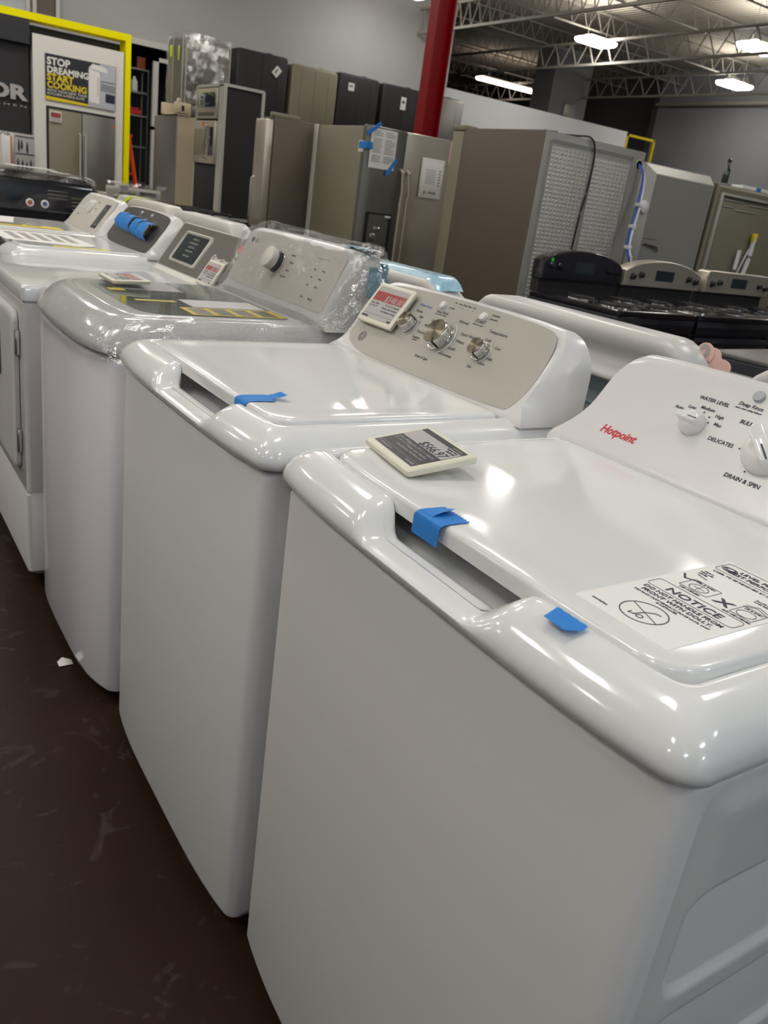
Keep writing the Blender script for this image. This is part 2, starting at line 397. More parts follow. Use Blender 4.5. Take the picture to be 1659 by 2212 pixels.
def knob(parent, FM, u, v, r, h, m_side='chrome', m_face='chrome_face', name='control_knob', mark=None, ring=True):
    Mx = FM @ Matrix.Translation((u, v, .0004))
    b = B()
    b.lathe([(r*1.08, 0), (r*1.08, h*.14), (r*.98, h*.16), (r*1.0, h*.9), (r*.97, h*.97), (r*.93, h)], 40)
    o = obj(name, b, m_side, parent, mat_local=Mx)
    b = B(); b.lathe([(r*.94, h), (r*.93, h+.0008), (r*.5, h+.0009), (r*.02, h+.0009)], 48)
    obj('knob_face', b, m_face, o)
    if mark is not None:
        b = B(); a = mark; R = Matrix.Rotation(a, 4, 'Z')
        b.box(r*.62, r*1.05, -r*.055, r*.055, h*.2, h+.0016, M=R)
        obj('pointer_mark', b, 'black', o)
    if ring:
        b = B(); b.loft([[((q)*math.cos(a), (q)*math.sin(a), z) for a in [(-1.0+2.1*i/20)-PI/2+1.57 for i in range(21)]] for q, z in ((r*1.30, 0), (r*1.30, .0012), (r*1.38, .0012), (r*1.38, 0))], closed=False)
        obj('indicator_ring', b, 'console_white', o)
    return o
def decal(name, P, m, parent, FM, h=.0008, z0=0., sm_it=0):
    b = B(); b.prism(smooth_poly(P, sm_it) if sm_it else P, h, FM, z0); return obj(name, b, m, parent)
def disc(r, n=24, cx=0, cy=0): return [(cx+r*math.cos(2*PI*i/n), cy+r*math.sin(2*PI*i/n)) for i in range(n)]
def ring_mesh(b, r0, r1, h, FM, n=48, cx=0, cy=0, sx=1, sy=1, z0=0):
    L = [[(cx+q*math.cos(2*PI*i/n)*sx, cy+q*math.sin(2*PI*i/n)*sy, z0+z) for i in range(n)] for q, z in ((r0, 0), (r0, h), (r1, h), (r1, 0))]
    b.loft(L, M=FM)
def stroke(b, pts, w, h, FM, z0=0.):
    for a, c in zip(pts, pts[1:]):
        d = Vector((c[0]-a[0], c[1]-a[1])); L = d.length; d /= L; nx, ny = -d.y*w/2, d.x*w/2; ex, ey = d.x*w*.4, d.y*w*.4
        b.prism([(a[0]-ex-nx, a[1]-ey-ny), (c[0]+ex-nx, c[1]+ey-ny), (c[0]+ex+nx, c[1]+ey+ny), (a[0]-ex+nx, a[1]-ey+ny)], h, FM, z0)

def price_tag(label, FM, w=.137, h=.100, style='red', price='$548.00', group='electronic price tags', stand=False, lines=True, name='price_tag', cat='price tag', base=True):
    """frame origin = lower left corner of the tag's front"""
    T = thing(name, label, cat, FM.translation, 0, group)
    inv = Matrix.Translation(-FM.translation); L = inv @ FM
    b = B(); b.loft([[(x, y, z) for x, y in rrect(i, w-i, i, h-i, .005)] for i, z in ((.001, 0), (0, .0015), (0, .0075), (.0015, .009), (.006, .0095))], True, True, L)
    obj('tag_case', b, 'tag_body', T)
    a, c, d, e = .011, w-.011, .010, h-.009
    if style == 'red':
        b = B(); b.prism(rrect(a, c, d, e, .0005, 1), .0004, L, .0095); s = obj('screen', b, 'tag_grey', T)
        b = B(); b.prism([(a, d+.045), (c, d+.045), (c, e-.013), (a, e-.013)], .0003, L, .0099); obj('price_band', b, 'tag_red', s)
        if lines:
            texts('price_text', [(price, c-.003, d+.047, .021, 'RIGHT', 0, .1), ('Was', c-.004, d+.066, .006, 'RIGHT')], 'tag_grey', s, L, .0103)
            texts('tag_text', [('Color: White', a+.002, d+.036, .006, 'LEFT'), ('27 x 44 x 27', a+.002, d+.029, .006, 'LEFT'), ('4.5 Cu. Ft. Capacity', c-.003, d+.037, .0065, 'RIGHT'), ('Washer with Stainless', c-.003, d+.029, .0065, 'RIGHT'), ('Steel Basket and Spin', c-.003, d+.021, .0065, 'RIGHT')], 'ink', s, L, .0100)
            b = B(); b.box(a, c, d+.011, d+.0115, .0099, .0101, M=L); b.box(a, a+.026, d+.002, d+.006, .0099, .0101, M=L); b.box(c-.014, c, d+.002, d+.006, .0099, .0101, M=L); obj('screen_marks', b, 'ink', s)
    else:
        b = B(); b.prism(rrect(a, c, d, e, .0005, 1), .0004, L, .0095); s = obj('screen', b, 'tag_dark', T)
        b = B(); b.prism([(a, d+.042), (c, d+.042), (c, e-.010), (a, e-.010)], .0003, L, .0099); obj('price_band', b, 'tag_grey', s)
        texts('price_text', [(price, c-.006, d+.0435, .0195, 'RIGHT', 0, .1, .01), ('Regular Price', c-.004, e-.0145, .0050, 'RIGHT'), ('$629.00', c-.004, e-.0205, .0062, 'RIGHT')], 'ink', s, L, .0103)
        texts('tag_text', [('Color: White', a+.004, d+.034, .0062, 'LEFT'), ('27" x 44" x 27"', a+.004, d+.027, .0062, 'LEFT'), ('Hotpoint 3.8 cu. ft. Capacity', c-.006, d+.033, .0066, 'RIGHT'), ('Washer with Stainless', c-.012, d+.0255, .0066, 'RIGHT'), ('Steel Basket,Cold Rinse and', c-.010, d+.018, .0066, 'RIGHT'), ('HTW240ASKWS', a+.003, d+.003, .006, 'LEFT', 0, 0, 0), ('WASHER', c-.003, d+.003, .006, 'RIGHT'), ('HOTPOINT', c-.004, e-.0075, .005, 'RIGHT')], 'tag_grey', s, L, .0100)
        b = B(); b.box(a, c, d+.010, d+.0104, .0099, .0101, M=L); obj('screen_marks', b, 'tag_grey', s)
    return T

exec_later = []
# ================================================================== ROOM
b = B(); b.box(-10, 21, -9, 27, -.12, 0); struct('floor', b, 'floor')
b = B(); b.box(-10, 21, -9, 27, 5.75, 5.9); struct('ceiling', b, 'deck')
b = B(); b.box(-10.15, -10, -9, 27, 0, 5.75); struct('wall_left', b, 'wall')
b = B(); b.box(-10, 21, -9.15, -9, 0, 5.75); struct('wall_front', b, 'wall_white')
# back wall, with a dark doorway in it (x 4.5..6.2, top 3.27)
b = B(); b.box(-10, 4.45, 16.6, 16.8, 0, 5.75); b.box(6.3, 11.5, 16.6, 16.8, 0, 5.75); b.box(4.45, 6.3, 16.6, 16.8, 3.27, 5.75)
struct('wall_back', b, 'wall')
b = B(); b.box(11.50, 11.58, 16.55, 16.85, 0, 5.75); struct('trim_1', b, 'trimw')
b = B(); b.box(11.58, 17.75, 16.6, 16.75, 0, 3.80); struct('wall_partition', b, 'wall_white')
b = B(); b.box(20.2, 20.4, -9, 17.9, 0, 5.75); struct('wall_right', b, 'wall_dark')
b = B(); b.box(-6, 21, 26.6, 26.8, 0, 5.75); struct('wall_far', b, 'wall_darker')
b = B(); b.box(20.2, 21, 17.9, 18.1, 0, 5.75); b.box(20.85, 21, 18.1, 26.6, 0, 5.75); struct('wall_side', b, 'wall_darker')
b = B(); b.box(16.6, 18.0, 18.6, 19.4, 0, 5.75); struct('wall_column', b, 'wall_dark')
# doorway: frame and dark closet behind
b = B(); b.box(4.35, 4.45, 16.52, 16.82, 0, 3.37); b.box(6.3, 6.4, 16.52, 16.82, 0, 3.37); b.box(4.35, 6.4, 16.52, 16.82, 3.27, 3.37); struct('door_1', b, 'trimw')
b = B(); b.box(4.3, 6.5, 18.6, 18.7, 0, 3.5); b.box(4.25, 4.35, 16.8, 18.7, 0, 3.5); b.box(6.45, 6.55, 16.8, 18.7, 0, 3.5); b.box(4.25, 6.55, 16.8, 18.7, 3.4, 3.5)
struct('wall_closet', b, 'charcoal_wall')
b = B(); b.box(4.93, 5.03, 16.64, 16.72, 0, 3.14); b.box(4.93, 5.5, 16.64, 16.72, 3.07, 3.14); b.box(4.93, 5.5, 16.64, 16.72, 1.9, 1.96); struct('trim_2', b, 'trimw')
# ceiling structure
def truss(b, x0, y0, x1, y1, zt, d, n, w=.04):
    a = Vector((x0, y0, 0)); c = Vector((x1, y1, 0))
    dirv = (c-a).normalized(); s = Vector((-dirv.y, dirv.x, 0))*w/2
    for zz in (zt, zt-d):
        p, q = a+Vector((0,0,zz)), c+Vector((0,0,zz)); h = Vector((0,0,w*.9))
        b.loft([[p-s, p+s, p+s+h, p-s+h], [q-s, q+s, q+s+h, q-s+h]], True, True)
    for i in range(n):
        t0 = a+(c-a)*(i/n); t1 = a+(c-a)*((i+.5)/n); t2 = a+(c-a)*((i+1)/n)
        z0, z1 = Vector((0,0,zt-d+.01)), Vector((0,0,zt+.02))
        b.tube([t0+z0, t1+z1], w*.28, 4); b.tube([t1+z1, t2+z0], w*.28, 4)
k = 3
for yy in (8.2, 10.4, 12.6, 14.8, 17.0, 19.2, 21.4, 23.6, 25.6):      # light joists running left-right
    b = B(); truss(b, (8.5 if yy < 16.7 else 11.7), yy, 20.1, yy, 5.66, .36, 26, .03); struct('trim_%d' % k, b, 'joist'); k += 1
for xx in (10.6, 14.2, 17.8):                        # heavy girders running away from the camera
    b = B(); truss(b, xx, 3.0, xx, 26.5 if xx > 11.6 else 16.5, 5.10, .46, 44, .055); struct('trim_%d' % k, b, 'joist'); k += 1
b = B(); b.tube([(20.0, 2, 4.85), (20.0, 17.8, 4.85)], .05, 8); struct('trim_%d' % k, b, 'joist'); k += 1
b = B(); b.tube([(12.2, 18.0, 0), (12.2, 18.0, 5.7)], .04, 8); struct('trim_%d' % k, b, 'joist'); k += 1
# lamps
def lamp(x, y, z, rz, w, d, label, m='lamp', group='ceiling lamps', lens=True):
    T = thing('ceiling_light', label, 'ceiling light', (x, y, z), rz, group)
    b = B(); b.box(-w/2+.14, w/2-.14, -d/2+.14 if d > .4 else -.03, d/2-.14 if d > .4 else .03, .05, .10, .01)
    obj('housing', b, 'joist', T)
    b = B(); b.loft([[(px, py, zz) for px, py in rrect(-w/2+i, w/2-i, -d/2+i, d/2-i, .03, 3)] for i, zz in ((.03, -.05), (.0, -.01), (0, .03), (.04, .05))], True, True)
    obj('diffuser', b, m, T)
    for s in (-1, 1): obj('hanger', B().tube([(s*w*.33, 0, .06), (s*w*.33, 0, 5.76-z)], .006, 5), 'joist', T)
    return T
lamp(13.75, 14.35, 5.0, .0, .82, .50, 'bright lamp hanging under the roof, middle one of the three bluish white lamps')
lamp(15.25, 11.35, 5.0, .0, .95, .50, 'bright lamp under the roof cut off by the right picture edge')
lamp(18.5, 14.2, 5.0, .0, .85, .50, 'bright lamp lowest on the right, hanging in front of the grey far wall')
lamp(17.4, 21.5, 5.0, .0, 2.3, .30, 'dimmer long warm strip lamp in the dark bay behind the white partition', 'lampw', None)
LREST = [(9.25, 15.0, 0), (9.3, 10.0, 0), (9.3, 5.5, 0), (13.9, 6.0, 0), (17.9, 6.0, 0), (4.6, 10.2, 0), (4.6, 5.6, 0), (4.6, 1.0, 0), (9.3, 1.0, 0), (0.6, 10.2, 0), (.6, 5.6, 0), (.2, 1.4, 0), (.6, -3.6, 1), (4.6, -3.6, 1), (9.3, -3.6, 1), (.6, 14.2, 0), (4.6, 14.0, 0), (2.5, 9.2, 0), (-2.3, 2.6, 0),  # last two added to brighten the yellow frame and the washer fronts
         (-3.6, 12, 0), (-3.6, 8, 0), (-3.6, 4, 0), (-3.6, 0, 0), (-3.6, -4, 1), (-7.2, 12, 0), (-7.2, 8, 0), (-7.2, 4, 0), (-7.2, 0, 0), (.6, -7.6, 1)]  # unseen rows left of the aisle added to lift the washer fronts
for i, (x, y, c_) in enumerate(LREST):
    lamp(x, y, 5.0, 0, .85 if (x, y) != (9.3, 10.0) else .4, .5 if (x, y) != (9.3, 10.0) else .3, 'unseen bright lamp under the roof, from a set mostly added for its light', 'lampc' if c_ else 'lamp')  # one lamp shrunk so its glint on the nearest lid stays small

# ================================================================== WASHER 1 (nearest)
W = .686
def washer_base(label, loc, rz=0., group='top-load washers in the front row'):
    return thing('washing_machine', label, 'washing machine', loc, rz, group)
T = washer_base('nearest white top-load washer, red lettering on its console and a notice sticker on its lid', (0, 0, 0), math.radians(-.74))
W1 = T
cabinet(T, W, .62, .877, emboss=True)
ge_deck(T, W, .622, notch=(.205, .255, .425, .470))
lid1 = ge_lid(T, W, y0=.052, y1=.632)
con1 = console(T, W, 'console_white', y0=.046, y1=.630, top_r=.05, flare=.05, wing=False)
FC = cface()
# frame coordinates: u = -y, v = up the slope
texts('brand_lettering', [('Hotpoint', -.584, .0385, .0188, 'LEFT', 0, .25, .025, .98)], 'red_ink', con1, FC)
texts('printed_text', [
    ('WATER LEVEL', -.4415, .1400, .0080, 'CENTER', 0, .12, .012), ('Low', -.4665, .1215, .0074, 'CENTER', 0, .12, .004), ('Medium', -.4420, .1260, .0074, 'CENTER', 0, .12, .004),
    ('High', -.4180, .1195, .0074, 'CENTER', 0, .12, .004), ('Max', -.4130, .1075, .0074, 'CENTER', 0, .12, .004), ('Auto', -.4850, .1150, .0074, 'CENTER', 0, .12, .004),
    ('Deep Rinse', -.3865, .1490, .0083, 'CENTER', 0, .12, .006), ('Select when adding Softener', -.3865, .1435, .0037, 'CENTER', 0, .12),
    ('BULKY', -.3740, .1235, .0086, 'CENTER', 0, .12, .012), ('DELICATES', -.3930, .0850, .0084, 'CENTER', 0, .12, .012), ('DRAIN & SPIN', -.3310, .0440, .0088, 'CENTER', 0, .12, .012),
    ('COLORS', -.275, .05, .0086), ('WHITES', -.245, .09, .0086), ('TEMPERATURE', -.16, .145, .0086)], 'ink', con1, FC)
b = B()
for u, v in ((-.457, .1190), (-.444, .1215), (-.432, .1170), (-.428, .1085), (-.362, .088), (-.335, .060), (-.357, .165), (-.28, .065), (-.26, .09)): b.prism(disc(.0014, 10, u, v), .0003, FC, .0003)
obj('dial_dots', b, 'ink', con1)
def white_knob(parent, FM, u, v, r, h, ang):
    Mx = FM @ Matrix.Translation((u, v, .0004))
    b = B(); b.lathe([(r*1.02, 0), (r*1.03, h*.25), (r*.98, h*.38), (r*.80, h*.55), (r*.5, h*.62), (.001, h*.62)], 40)
    o = obj('control_knob', b, 'console_white', parent, mat_local=Mx)
    b = B(); R = Matrix.Rotation(ang, 4, 'Z')
    def sl(w, l, z): return [(x, y, z) for x, y in rrect(-l, l, -w, w, w*.98, 6)]
    b.loft([sl(r*.42, r*.97, h*.3), sl(r*.36, r*1.0, h*.6), sl(r*.30, r*1.0, h*.9), sl(r*.26, r*.97, h*.98), sl(r*.2, r*.90, h)], True, True, R)
    g = obj('grip_bar', b, 'plastic', o)
    b = B(); b.box(r*.15, r*.95, -r*.035, r*.035, h*1.0, h*1.012, M=R); obj('pointer_mark', b, 'ink', o)
white_knob(con1, FC, -.448, .099, .0185, .026, math.radians(-2))
white_knob(con1, FC, -.322, .094, .032, .034, math.radians(-42))
white_knob(con1, FC, -.170, .094, .0185, .026, math.radians(60))
b = B(); b.lathe([(.0085, 0), (.0085, .004), (.0078, .0052), (.003, .0052)], 24, FC @ Matrix.Translation((-.384, .168, 0))); obj('push_button', b, mat('pale_grey_button', rgb(168,172,178), .35), con1)
# hinge caps / gap filler
# notice sticker on lid (own thing)
FL = F((.065, .191, .9393), (0, -1, 0), (1, 0, 0))
St = obj('notice_sticker', B().prism(rrect(-.002, .106, -.006, .235, .003, 2), .0012, F((0,0,0), (0,-1,0), (1,0,0))), 'sticker', loc=(.065, .191, .9405))
tag(St, 'white notice sticker with NOTICE and dolly warning on nearest washer lid', 'sticker')
FS = F((0, 0, 0), (0, -1, 0), (1, 0, 0))
texts('printed_text', [
    ('NOTICE', .053, .0940, .0155, 'CENTER', 0, 0, .012, 1.10), ('DO NOT HANDLE FROM', .052, .0800, .0080, 'CENTER', 0, 0, .012, 1.0), ('FRONT WITH DOLLY.', .052, .0710, .0080, 'CENTER', 0, 0, .012, 1.02),
    ('TOP PACK MUST REMAIN IN PLACE UNTIL UNIT', .052, .0640, .0040, 'CENTER'), ('IS INSTALLED.', .052, .0590, .0040, 'CENTER'), ('29C1007R01', .018, .006, .0035, 'CENTER'),
    ('CENTERED', .033, .1165, .0048, 'CENTER'), ('OFF CENTERED', .087, .1150, .0044, 'CENTER'), ('LID IS OPEN', .033, .1440, .0040, 'CENTER'), ('LID IS OPEN', .088, .1420, .0036, 'CENTER'),
    ('LEVEL FEET FOR', .055, .2145, .0090, 'CENTER', 0, 0, .012), ('BEST PERFORMANCE', .058, .204, .0090, 'CENTER', 0, 0, .012), ('LABEL TO BE REMOVED BY CONSUMER', .052, .190, .0050, 'CENTER'),
    ('SCAN', .012, .177, .0042), ('FOR LID', .013, .172, .0042), ('LEVEL', .012, .167, .0042), ('PLACE LEVEL HERE', .088, .170, .0038), ('AND SIDE OF LID', .088, .165, .0038),
    ('X', .064, .1240, .020, 'CENTER', 0, 0, .03, 1.1)], 'ink', St, FS, .0015)
b = B(); FS = FS @ Matrix.Translation((0, 0, .0010))
ring_mesh(b, .0215, .0226, .0003, FS, 56, .050, .031, 1.0, 1.0, .0003)
stroke(b, [(.0305, .040), (.070, .023)], .0007, .0003, FS, .0004)
stroke(b, [(.043, .022), (.043, .017), (.049, .0205)], .0009, .0003, FS, .0003)
stroke(b, [(.0475, .0185), (.0505, .032), (.056, .040), (.061, .041)], .0012, .0003, FS, .0003)
ring_mesh(b, .0026, .0036, .0003, FS, 20, .0535, .0205, 1, 1, .0003)
stroke(b, [(.003, .150), (.010, .141), (.024, .148)], .0022, .0003, FS, .0003)
def ro(b, x0, x1, y0, y1, r, w=.0005):
    P = rrect(x0, x1, y0, y1, r, 4); stroke(b, P+[P[0]], w, .0003, FS, .0003)
ro(b, .003, .101, .0895, .1120, .005); ro(b, .017, .049, .1225, .1490, .001); ro(b, .076, .100, .1210, .1465, .001); ro(b, .003, .104, .199, .228, .004)
ring_mesh(b, .008, .0086, .0003, FS, 30, .033, .133, 1.2, 1.0, .0003); ring_mesh(b, .008, .0086, .0003, FS, 30, .088, .131, 1.1, 1.0, .0003)
stroke(b, [(.027, .133), (.039, .133)], .0005, .0003, FS, .0003); stroke(b, [(.033, .127), (.033, .139)], .0005, .0003, FS, .0003)
stroke(b, [(.010, .163), (.022, .160)], .0012, .0003, FS, .0003)
for i in range(4): ring_mesh(b, .0035+i*.0012, .0041+i*.0012, .0003, FS, 24, .014, .213-i*.0006, 1.2, .8, .0003)
stroke(b, [(.075, .150), (.085, .158), (.104, .150)], .0006, .0003, FS, .0003); stroke(b, [(.075, .146), (.085, .154), (.104, .146)], .0006, .0003, FS, .0003)
obj('printed_drawings', b, 'ink', St)

# price tag on W1's lid
FT = F((.102, .639, .9425), (-.021, -.135, 0), (.1, -.0155, .019))
price_tag('ivory price tag, dark screen reading $566.97, propped tilted on nearest washer lid', FT, style='dark', price='$566.97')

# blue tapes
def zig(b, y0, y1, path, zn=9, amp=.0022, th=.0003, skew=0.):
    """tape strip: width along y, path in (x,z); first end is zigzag cut"""
    N = zn*2; rows = []
    for k, (x, z) in enumerate(path):
        row = []
        for i in range(N+1):
            y = y0+(y1-y0)*i/N; dx = 0
            if k == 0: dx = amp if i % 2 else -amp
            row.append((x+dx+skew*(y-y0)*(1 if k == 0 else 0), y, z))
        rows.append(row)
    b.grid(rows)
    b.grid([[(x, y, z+th) for x, y, z in r] for r in rows])
b = B(); zig(b, .362, .410, [(.068, .9422), (.05, .9424), (.040, .9426), (.034, .9422), (.0290, .9405), (.0268, .937), (.0266, .925), (.0268, .9165), (.0285, .9155)])
b.grid([[(.066+.0015*((i % 2)*2-1)+.0, .385+i*.0022, .9420+.0075*(1-i/10)) for i in range(11)], [(.045, .385+i*.0025, .9430+.004*(1-i/10)) for i in range(11)], [(.034, .386+i*.0024, .9428) for i in range(11)]])
tag(obj('blue_tape', b, 'blue_tape'), 'blue tape strip folded over lid front edge near the handle scoop of the nearest washer', 'tape', 'blue tape pieces')
b = B(); rows = []
for (x, z, s) in ((.024, .9405, .0), (.0175, .9375, .0), (.010, .9378, .006), (.0015, .9385, .012)):
    rows.append([(x+(.0012 if (i % 2 and x > .023) else 0), .179-i*(.038-s)/8-s*.5, z) for i in range(9)])
b.grid(rows); tag(obj('blue_tape', b, 'blue_tape'), 'small blue tape piece between lid and rim, below the notice sticker', 'tape', 'blue tape pieces')
# iridescent residue on front bulge of W1

# ================================================================== WASHER 2
T = washer_base('second white top-load washer, silver panel with three chrome knobs and a $548.00 price tag', (-.007, .711, 0))
W2 = T
cabinet(T, W, .62, .877, m='enamel_b')
ge_deck(T, W, .622, notch=(.165, .205, .400, .440))
ge_lid(T, W, y0=.050, y1=.628)
con2 = console(T, W, 'console_white', y0=.028, y1=.634, st=.192)
pts = [(-.622, .008), (-.624, .10), (-.622, .165), (-.60, .182), (-.42, .1895), (-.25, .1895), (-.10, .184), (-.060, .176), (-.045, .150), (-.036, .10), (-.036, .06), (-.050, .018), (-.070, .010), (-.35, .005)]
pan2 = decal('control_panel', pts, 'console_silver', con2, FC, .0009, 0, 2)
FP = FC @ Matrix.Translation((0, 0, .0009))
texts('printed_text', [
    ('Normal', -.298, .142, .0095), ('Quick Wash', -.262, .118, .0092), ('Whites', -.272, .101, .0092), ('Casuals', -.283, .083, .0092), ('Activewear', -.285, .066, .0092), ('Delicates', -.374, .126, .0085), ('Bulky', -.392, .112, .0085),
    ('Towels', -.398, .094, .0085), ('Sanitize', -.400, .080, .0085), ('with Oxi', -.400, .075, .0045), ('Drain & Spin', -.345, .044, .0085), ('Deep Rinse', -.376, .149, .0085), ('hold 3 sec for softener', -.376, .144, .0042), ('START', -.258, .153, .0105, 'CENTER', 0, .1, .01),
    ('Hold to Cancel', -.258, .147, .0048), ('Temperature', -.193, .141, .0100), ('Cold', -.205, .123, .0080), ('Cool', -.168, .113, .0080), ('Mild', -.170, .088, .0080), ('Warm', -.182, .075, .0080), ('Hot', -.205, .062, .0080),
    ('Soak', -.342, .178, .0055), ('Fill', -.357, .178, .0055), ('Wash', -.327, .178, .0055), ('Rinse', -.312, .178, .0055), ('Spin', -.297, .178, .0055), ('Sensing', -.358, .165, .0052), ('Complete', -.228, .175, .0058), ('Extended', -.228, .166, .0058), ('Medium', -.445, .137, .0072), ('High', -.428, .126, .0072), ('Max', -.426, .114, .0072)], 'ink_grey', pan2, FP)
texts('blue_text', [('Water Level', -.438, .152, .0088)], 'ink_blue', pan2, FP)
b = B()
for i in range(5): b.prism(disc(.0011, 8, -.357+i*.015, .172), .0002, FP, .0002)
for u, v in ((-.24, .174), (-.24, .165), (-.366, .163)): b.prism(disc(.001, 8, u, v), .0002, FP, .0002)
ring_mesh(b, .0115, .0125, .0003, FP, 36, -.569, .043, 1, 1, .0002)
for cx, cy in ((-.572, .043), (-.566, .043)): ring_mesh(b, .0030, .0038, .0003, FP, 20, cx, cy, 1, 1.5, .0002)
for a in range(8): ring_mesh(b, .0016, .0022, .0003, FP, 10, -.569+.0085*math.cos(a*PI/4), .043+.0085*math.sin(a*PI/4), 1, 1, .0002)
obj('panel_marks', b, 'ink_grey', pan2)
for u, v, r in ((-.386, .166, .0075), (-.256, .167, .0082)):
    b = B(); b.lathe([(r*1.15, 0), (r*1.15, .002), (r, .003), (r, .006), (r*.8, .0068), (.001, .0064)], 24, FP @ Matrix.Translation((u, v, 0))); obj('push_button', b, 'console_white', pan2)
knob(con2, FP, -.447, .104, .0185, .020, mark=math.radians(45))
knob(con2, FP, -.330, .100, .0285, .023, mark=math.radians(-58))
knob(con2, FP, -.203, .099, .0185, .020, mark=math.radians(-62))
Fg = Matrix.Translation((-.007, .711, 0)) @ FP @ Matrix.Translation((-.612, .072, .006))
price_tag('ivory price tag with red band reading $548.00 on the silver washer console', Fg)
# W2 tape with curl
b = B(); zig(b, .862, .902, [(.074, .9422), (.055, .9424), (.042, .9426), (.030, .9422), (.0245, .9405), (.0218, .937), (.0216, .925)], 8)
rows = []
for k in range(13):
    a = -PI/2+k*2*PI*.8/12; rows.append([(.012+.009*math.cos(a), .864+i*.006, .930+.007*math.sin(a)-.004) for i in range(3)])
b.grid(rows)
b.grid([[(.070, .872+i*.003, .9425) for i in range(9)], [(.082, .868+i*.003, .946) for i in range(9)], [(.094+(.0022 if i % 2 else -.0022), .862+i*.003, .951) for i in range(9)]])
tag(obj('blue_tape', b, 'blue_tape'), 'curled blue tape piece on lid edge of the washer with chrome knobs', 'tape', 'blue tape pieces')
# sheen patch: clear tape square on W2 lid is left out

# ================================================================== WASHER 3 (film wrapped)
T = washer_base('film-wrapped white washer with bowed front, dark glass lid and one large dial', (0, 1.462, 0))
W3 = T
cabinet(T, .69, .64, .868, bow=.045, x0=.0, m='enamel_c')
prof = [(.012, .872), (.002, .873), (-.004, .876), (-.005, .884), (-.003, .893), (.004, .907), (.012, .920), (.024, .935), (.036, .9440), (.046, .9485), (.055, .950), (.060, .949), (.062, .944)]
L = []
for k, (ins, z) in enumerate(prof):
    L.append([(x, y, z) for x, y in plan(ins, .64 if k < 9 else .632-ins*.3, ins*.9, .69-ins*.9, .06, .02, .047*(1-.4*max(0, ins)/.06))])
b = B(); b.loft(L, True, True); deck3 = obj('top_deck', b, 'plastic', T, ang=50)
b = B(); Lq = []
for ins, z in ((0, .9455), (0, .9500), (.003, .9520), (.012, .9530)):
    Lq.append([(x, y, z) for x, y in plan(.062+ins, .47-ins, .052+ins, .638-ins, .05, .03, .030)])
b.loft(Lq, True, True); lid3 = obj('lid', b, 'plastic', T, ang=50)
b = B(); b.loft([[(x, y, z) for x, y in plan(.095, .445, .085, .605, .05, .03, .022)] for z in (.9530, .9537)], True, True); g3 = obj('lid_glass', b, 'lid_glass', lid3)
b = B(); b.box(.20, .44, .10, .20, .9538, .9542); ob = obj('warning_label', b, 'yellow', g3)
b = B(); b.box(.24, .43, .21, .32, .9538, .9542); obj('paper_label', b, 'paper', g3)
b = B(); b.box(.12, .22, .27, .29, .9538, .9542); b.box(.10, .14, .42, .46, .9538, .9542); obj('warning_label', b, 'yellow', g3)
b = B()
for i in range(4): b.box(.215+i*.055, .255+i*.055, .108, .190, .9542, .9544)
obj('label_print', b, 'console_grey', ob)
b = B(); b.box(.12, .30, .445, .60, .9538, .9541); 
obj('silver_label', b, 'tag_grey', g3)
T3 = Vector((.42, 0, .9075))
con3 = console(T, .69, 'console_white', y0=.04, y1=.650, st=.205, xb=.495, zb=.948, bx=.60, top_r=.04, ft=T3, back=.64, arch=.006)
F3 = F((.495, 0, .948), (0, -1, 0), T3)
pan3 = decal('control_panel', rrect(-.630, -.060, .030, .192, .022, 5), 'console_beige', con3, F3, .0009)
F3p = F3 @ Matrix.Translation((0, 0, .0009))
def dial(parent, FM, u, v, r, h):
    Mx = FM @ Matrix.Translation((u, v, .0))
    b = B(); b.lathe([(r*1.18, 0), (r*1.18, .002), (r*1.12, .004), (r*1.12, .001)], 40); base = obj('dial_ring', b, 'chrome', parent, mat_local=Mx)
    b = B(); b.lathe([(r, .001), (r*.98, h*.45)], 40, cap=False); obj('dial_skirt', b, 'glass_dark', base)
    b = B(); b.lathe([(r*.98, h*.45), (r*1.0, h*.5), (r*1.0, h*.95), (r*.93, h*1.02), (r*.5, h*1.08), (.001, h*1.1)], 40); obj('dial_cap', b, 'console_beige', base)
dial(pan3, F3p, -.395, .120, .030, .036)
texts('printed_text', [('LG', -.585, .158, .016, 'LEFT', 0, 0, .01), ('Normal', -.325, .148, .007), ('Bedding', -.318, .128, .007), ('Towels', -.322, .105, .007), ('Heavy Duty', -.33, .086, .007), ('Delicates', -.455, .13, .007)] +
    [(s, -.185+j*.045, .130-i*.022, .0065) for i in range(3) for j, s in enumerate(('Hot', 'Heavy'))] + [('Start', -.185, .052, .009), ('Power', -.14, .052, .009)], 'ink_grey', pan3, F3p)
b = B(); b.prism(disc(.0085, 24, -.603, .164), .0003, F3p, .0002)
for i in range(6): b.prism(disc(.0016, 8, -.200+i*.012, .162), .0003, F3p, .0002)
obj('panel_marks', b, 'ink_grey', pan3)
# pale blue protective film on the console's end and top
b = B(); rows = []
for i in range(13):
    q = i/12; rows.append([(.592+.055*q, -.004-.003*math.sin(j*1.3+i*.7)*.6, 1.102-.070*j/8) for j in range(9)])
b.grid(rows)
b.grid([[(.645+.002*math.sin(j), -.004+.16*i/8, 1.110-.075*j/8) for j in range(9)] for i in range(9)])
b.grid([[(.600+.045*j/5, .03+.13*i/8, 1.137+.002*math.sin(i*1.7+j)) for j in range(6)] for i in range(9)])
obj('blue_protective_film', b, 'blue_film', T)
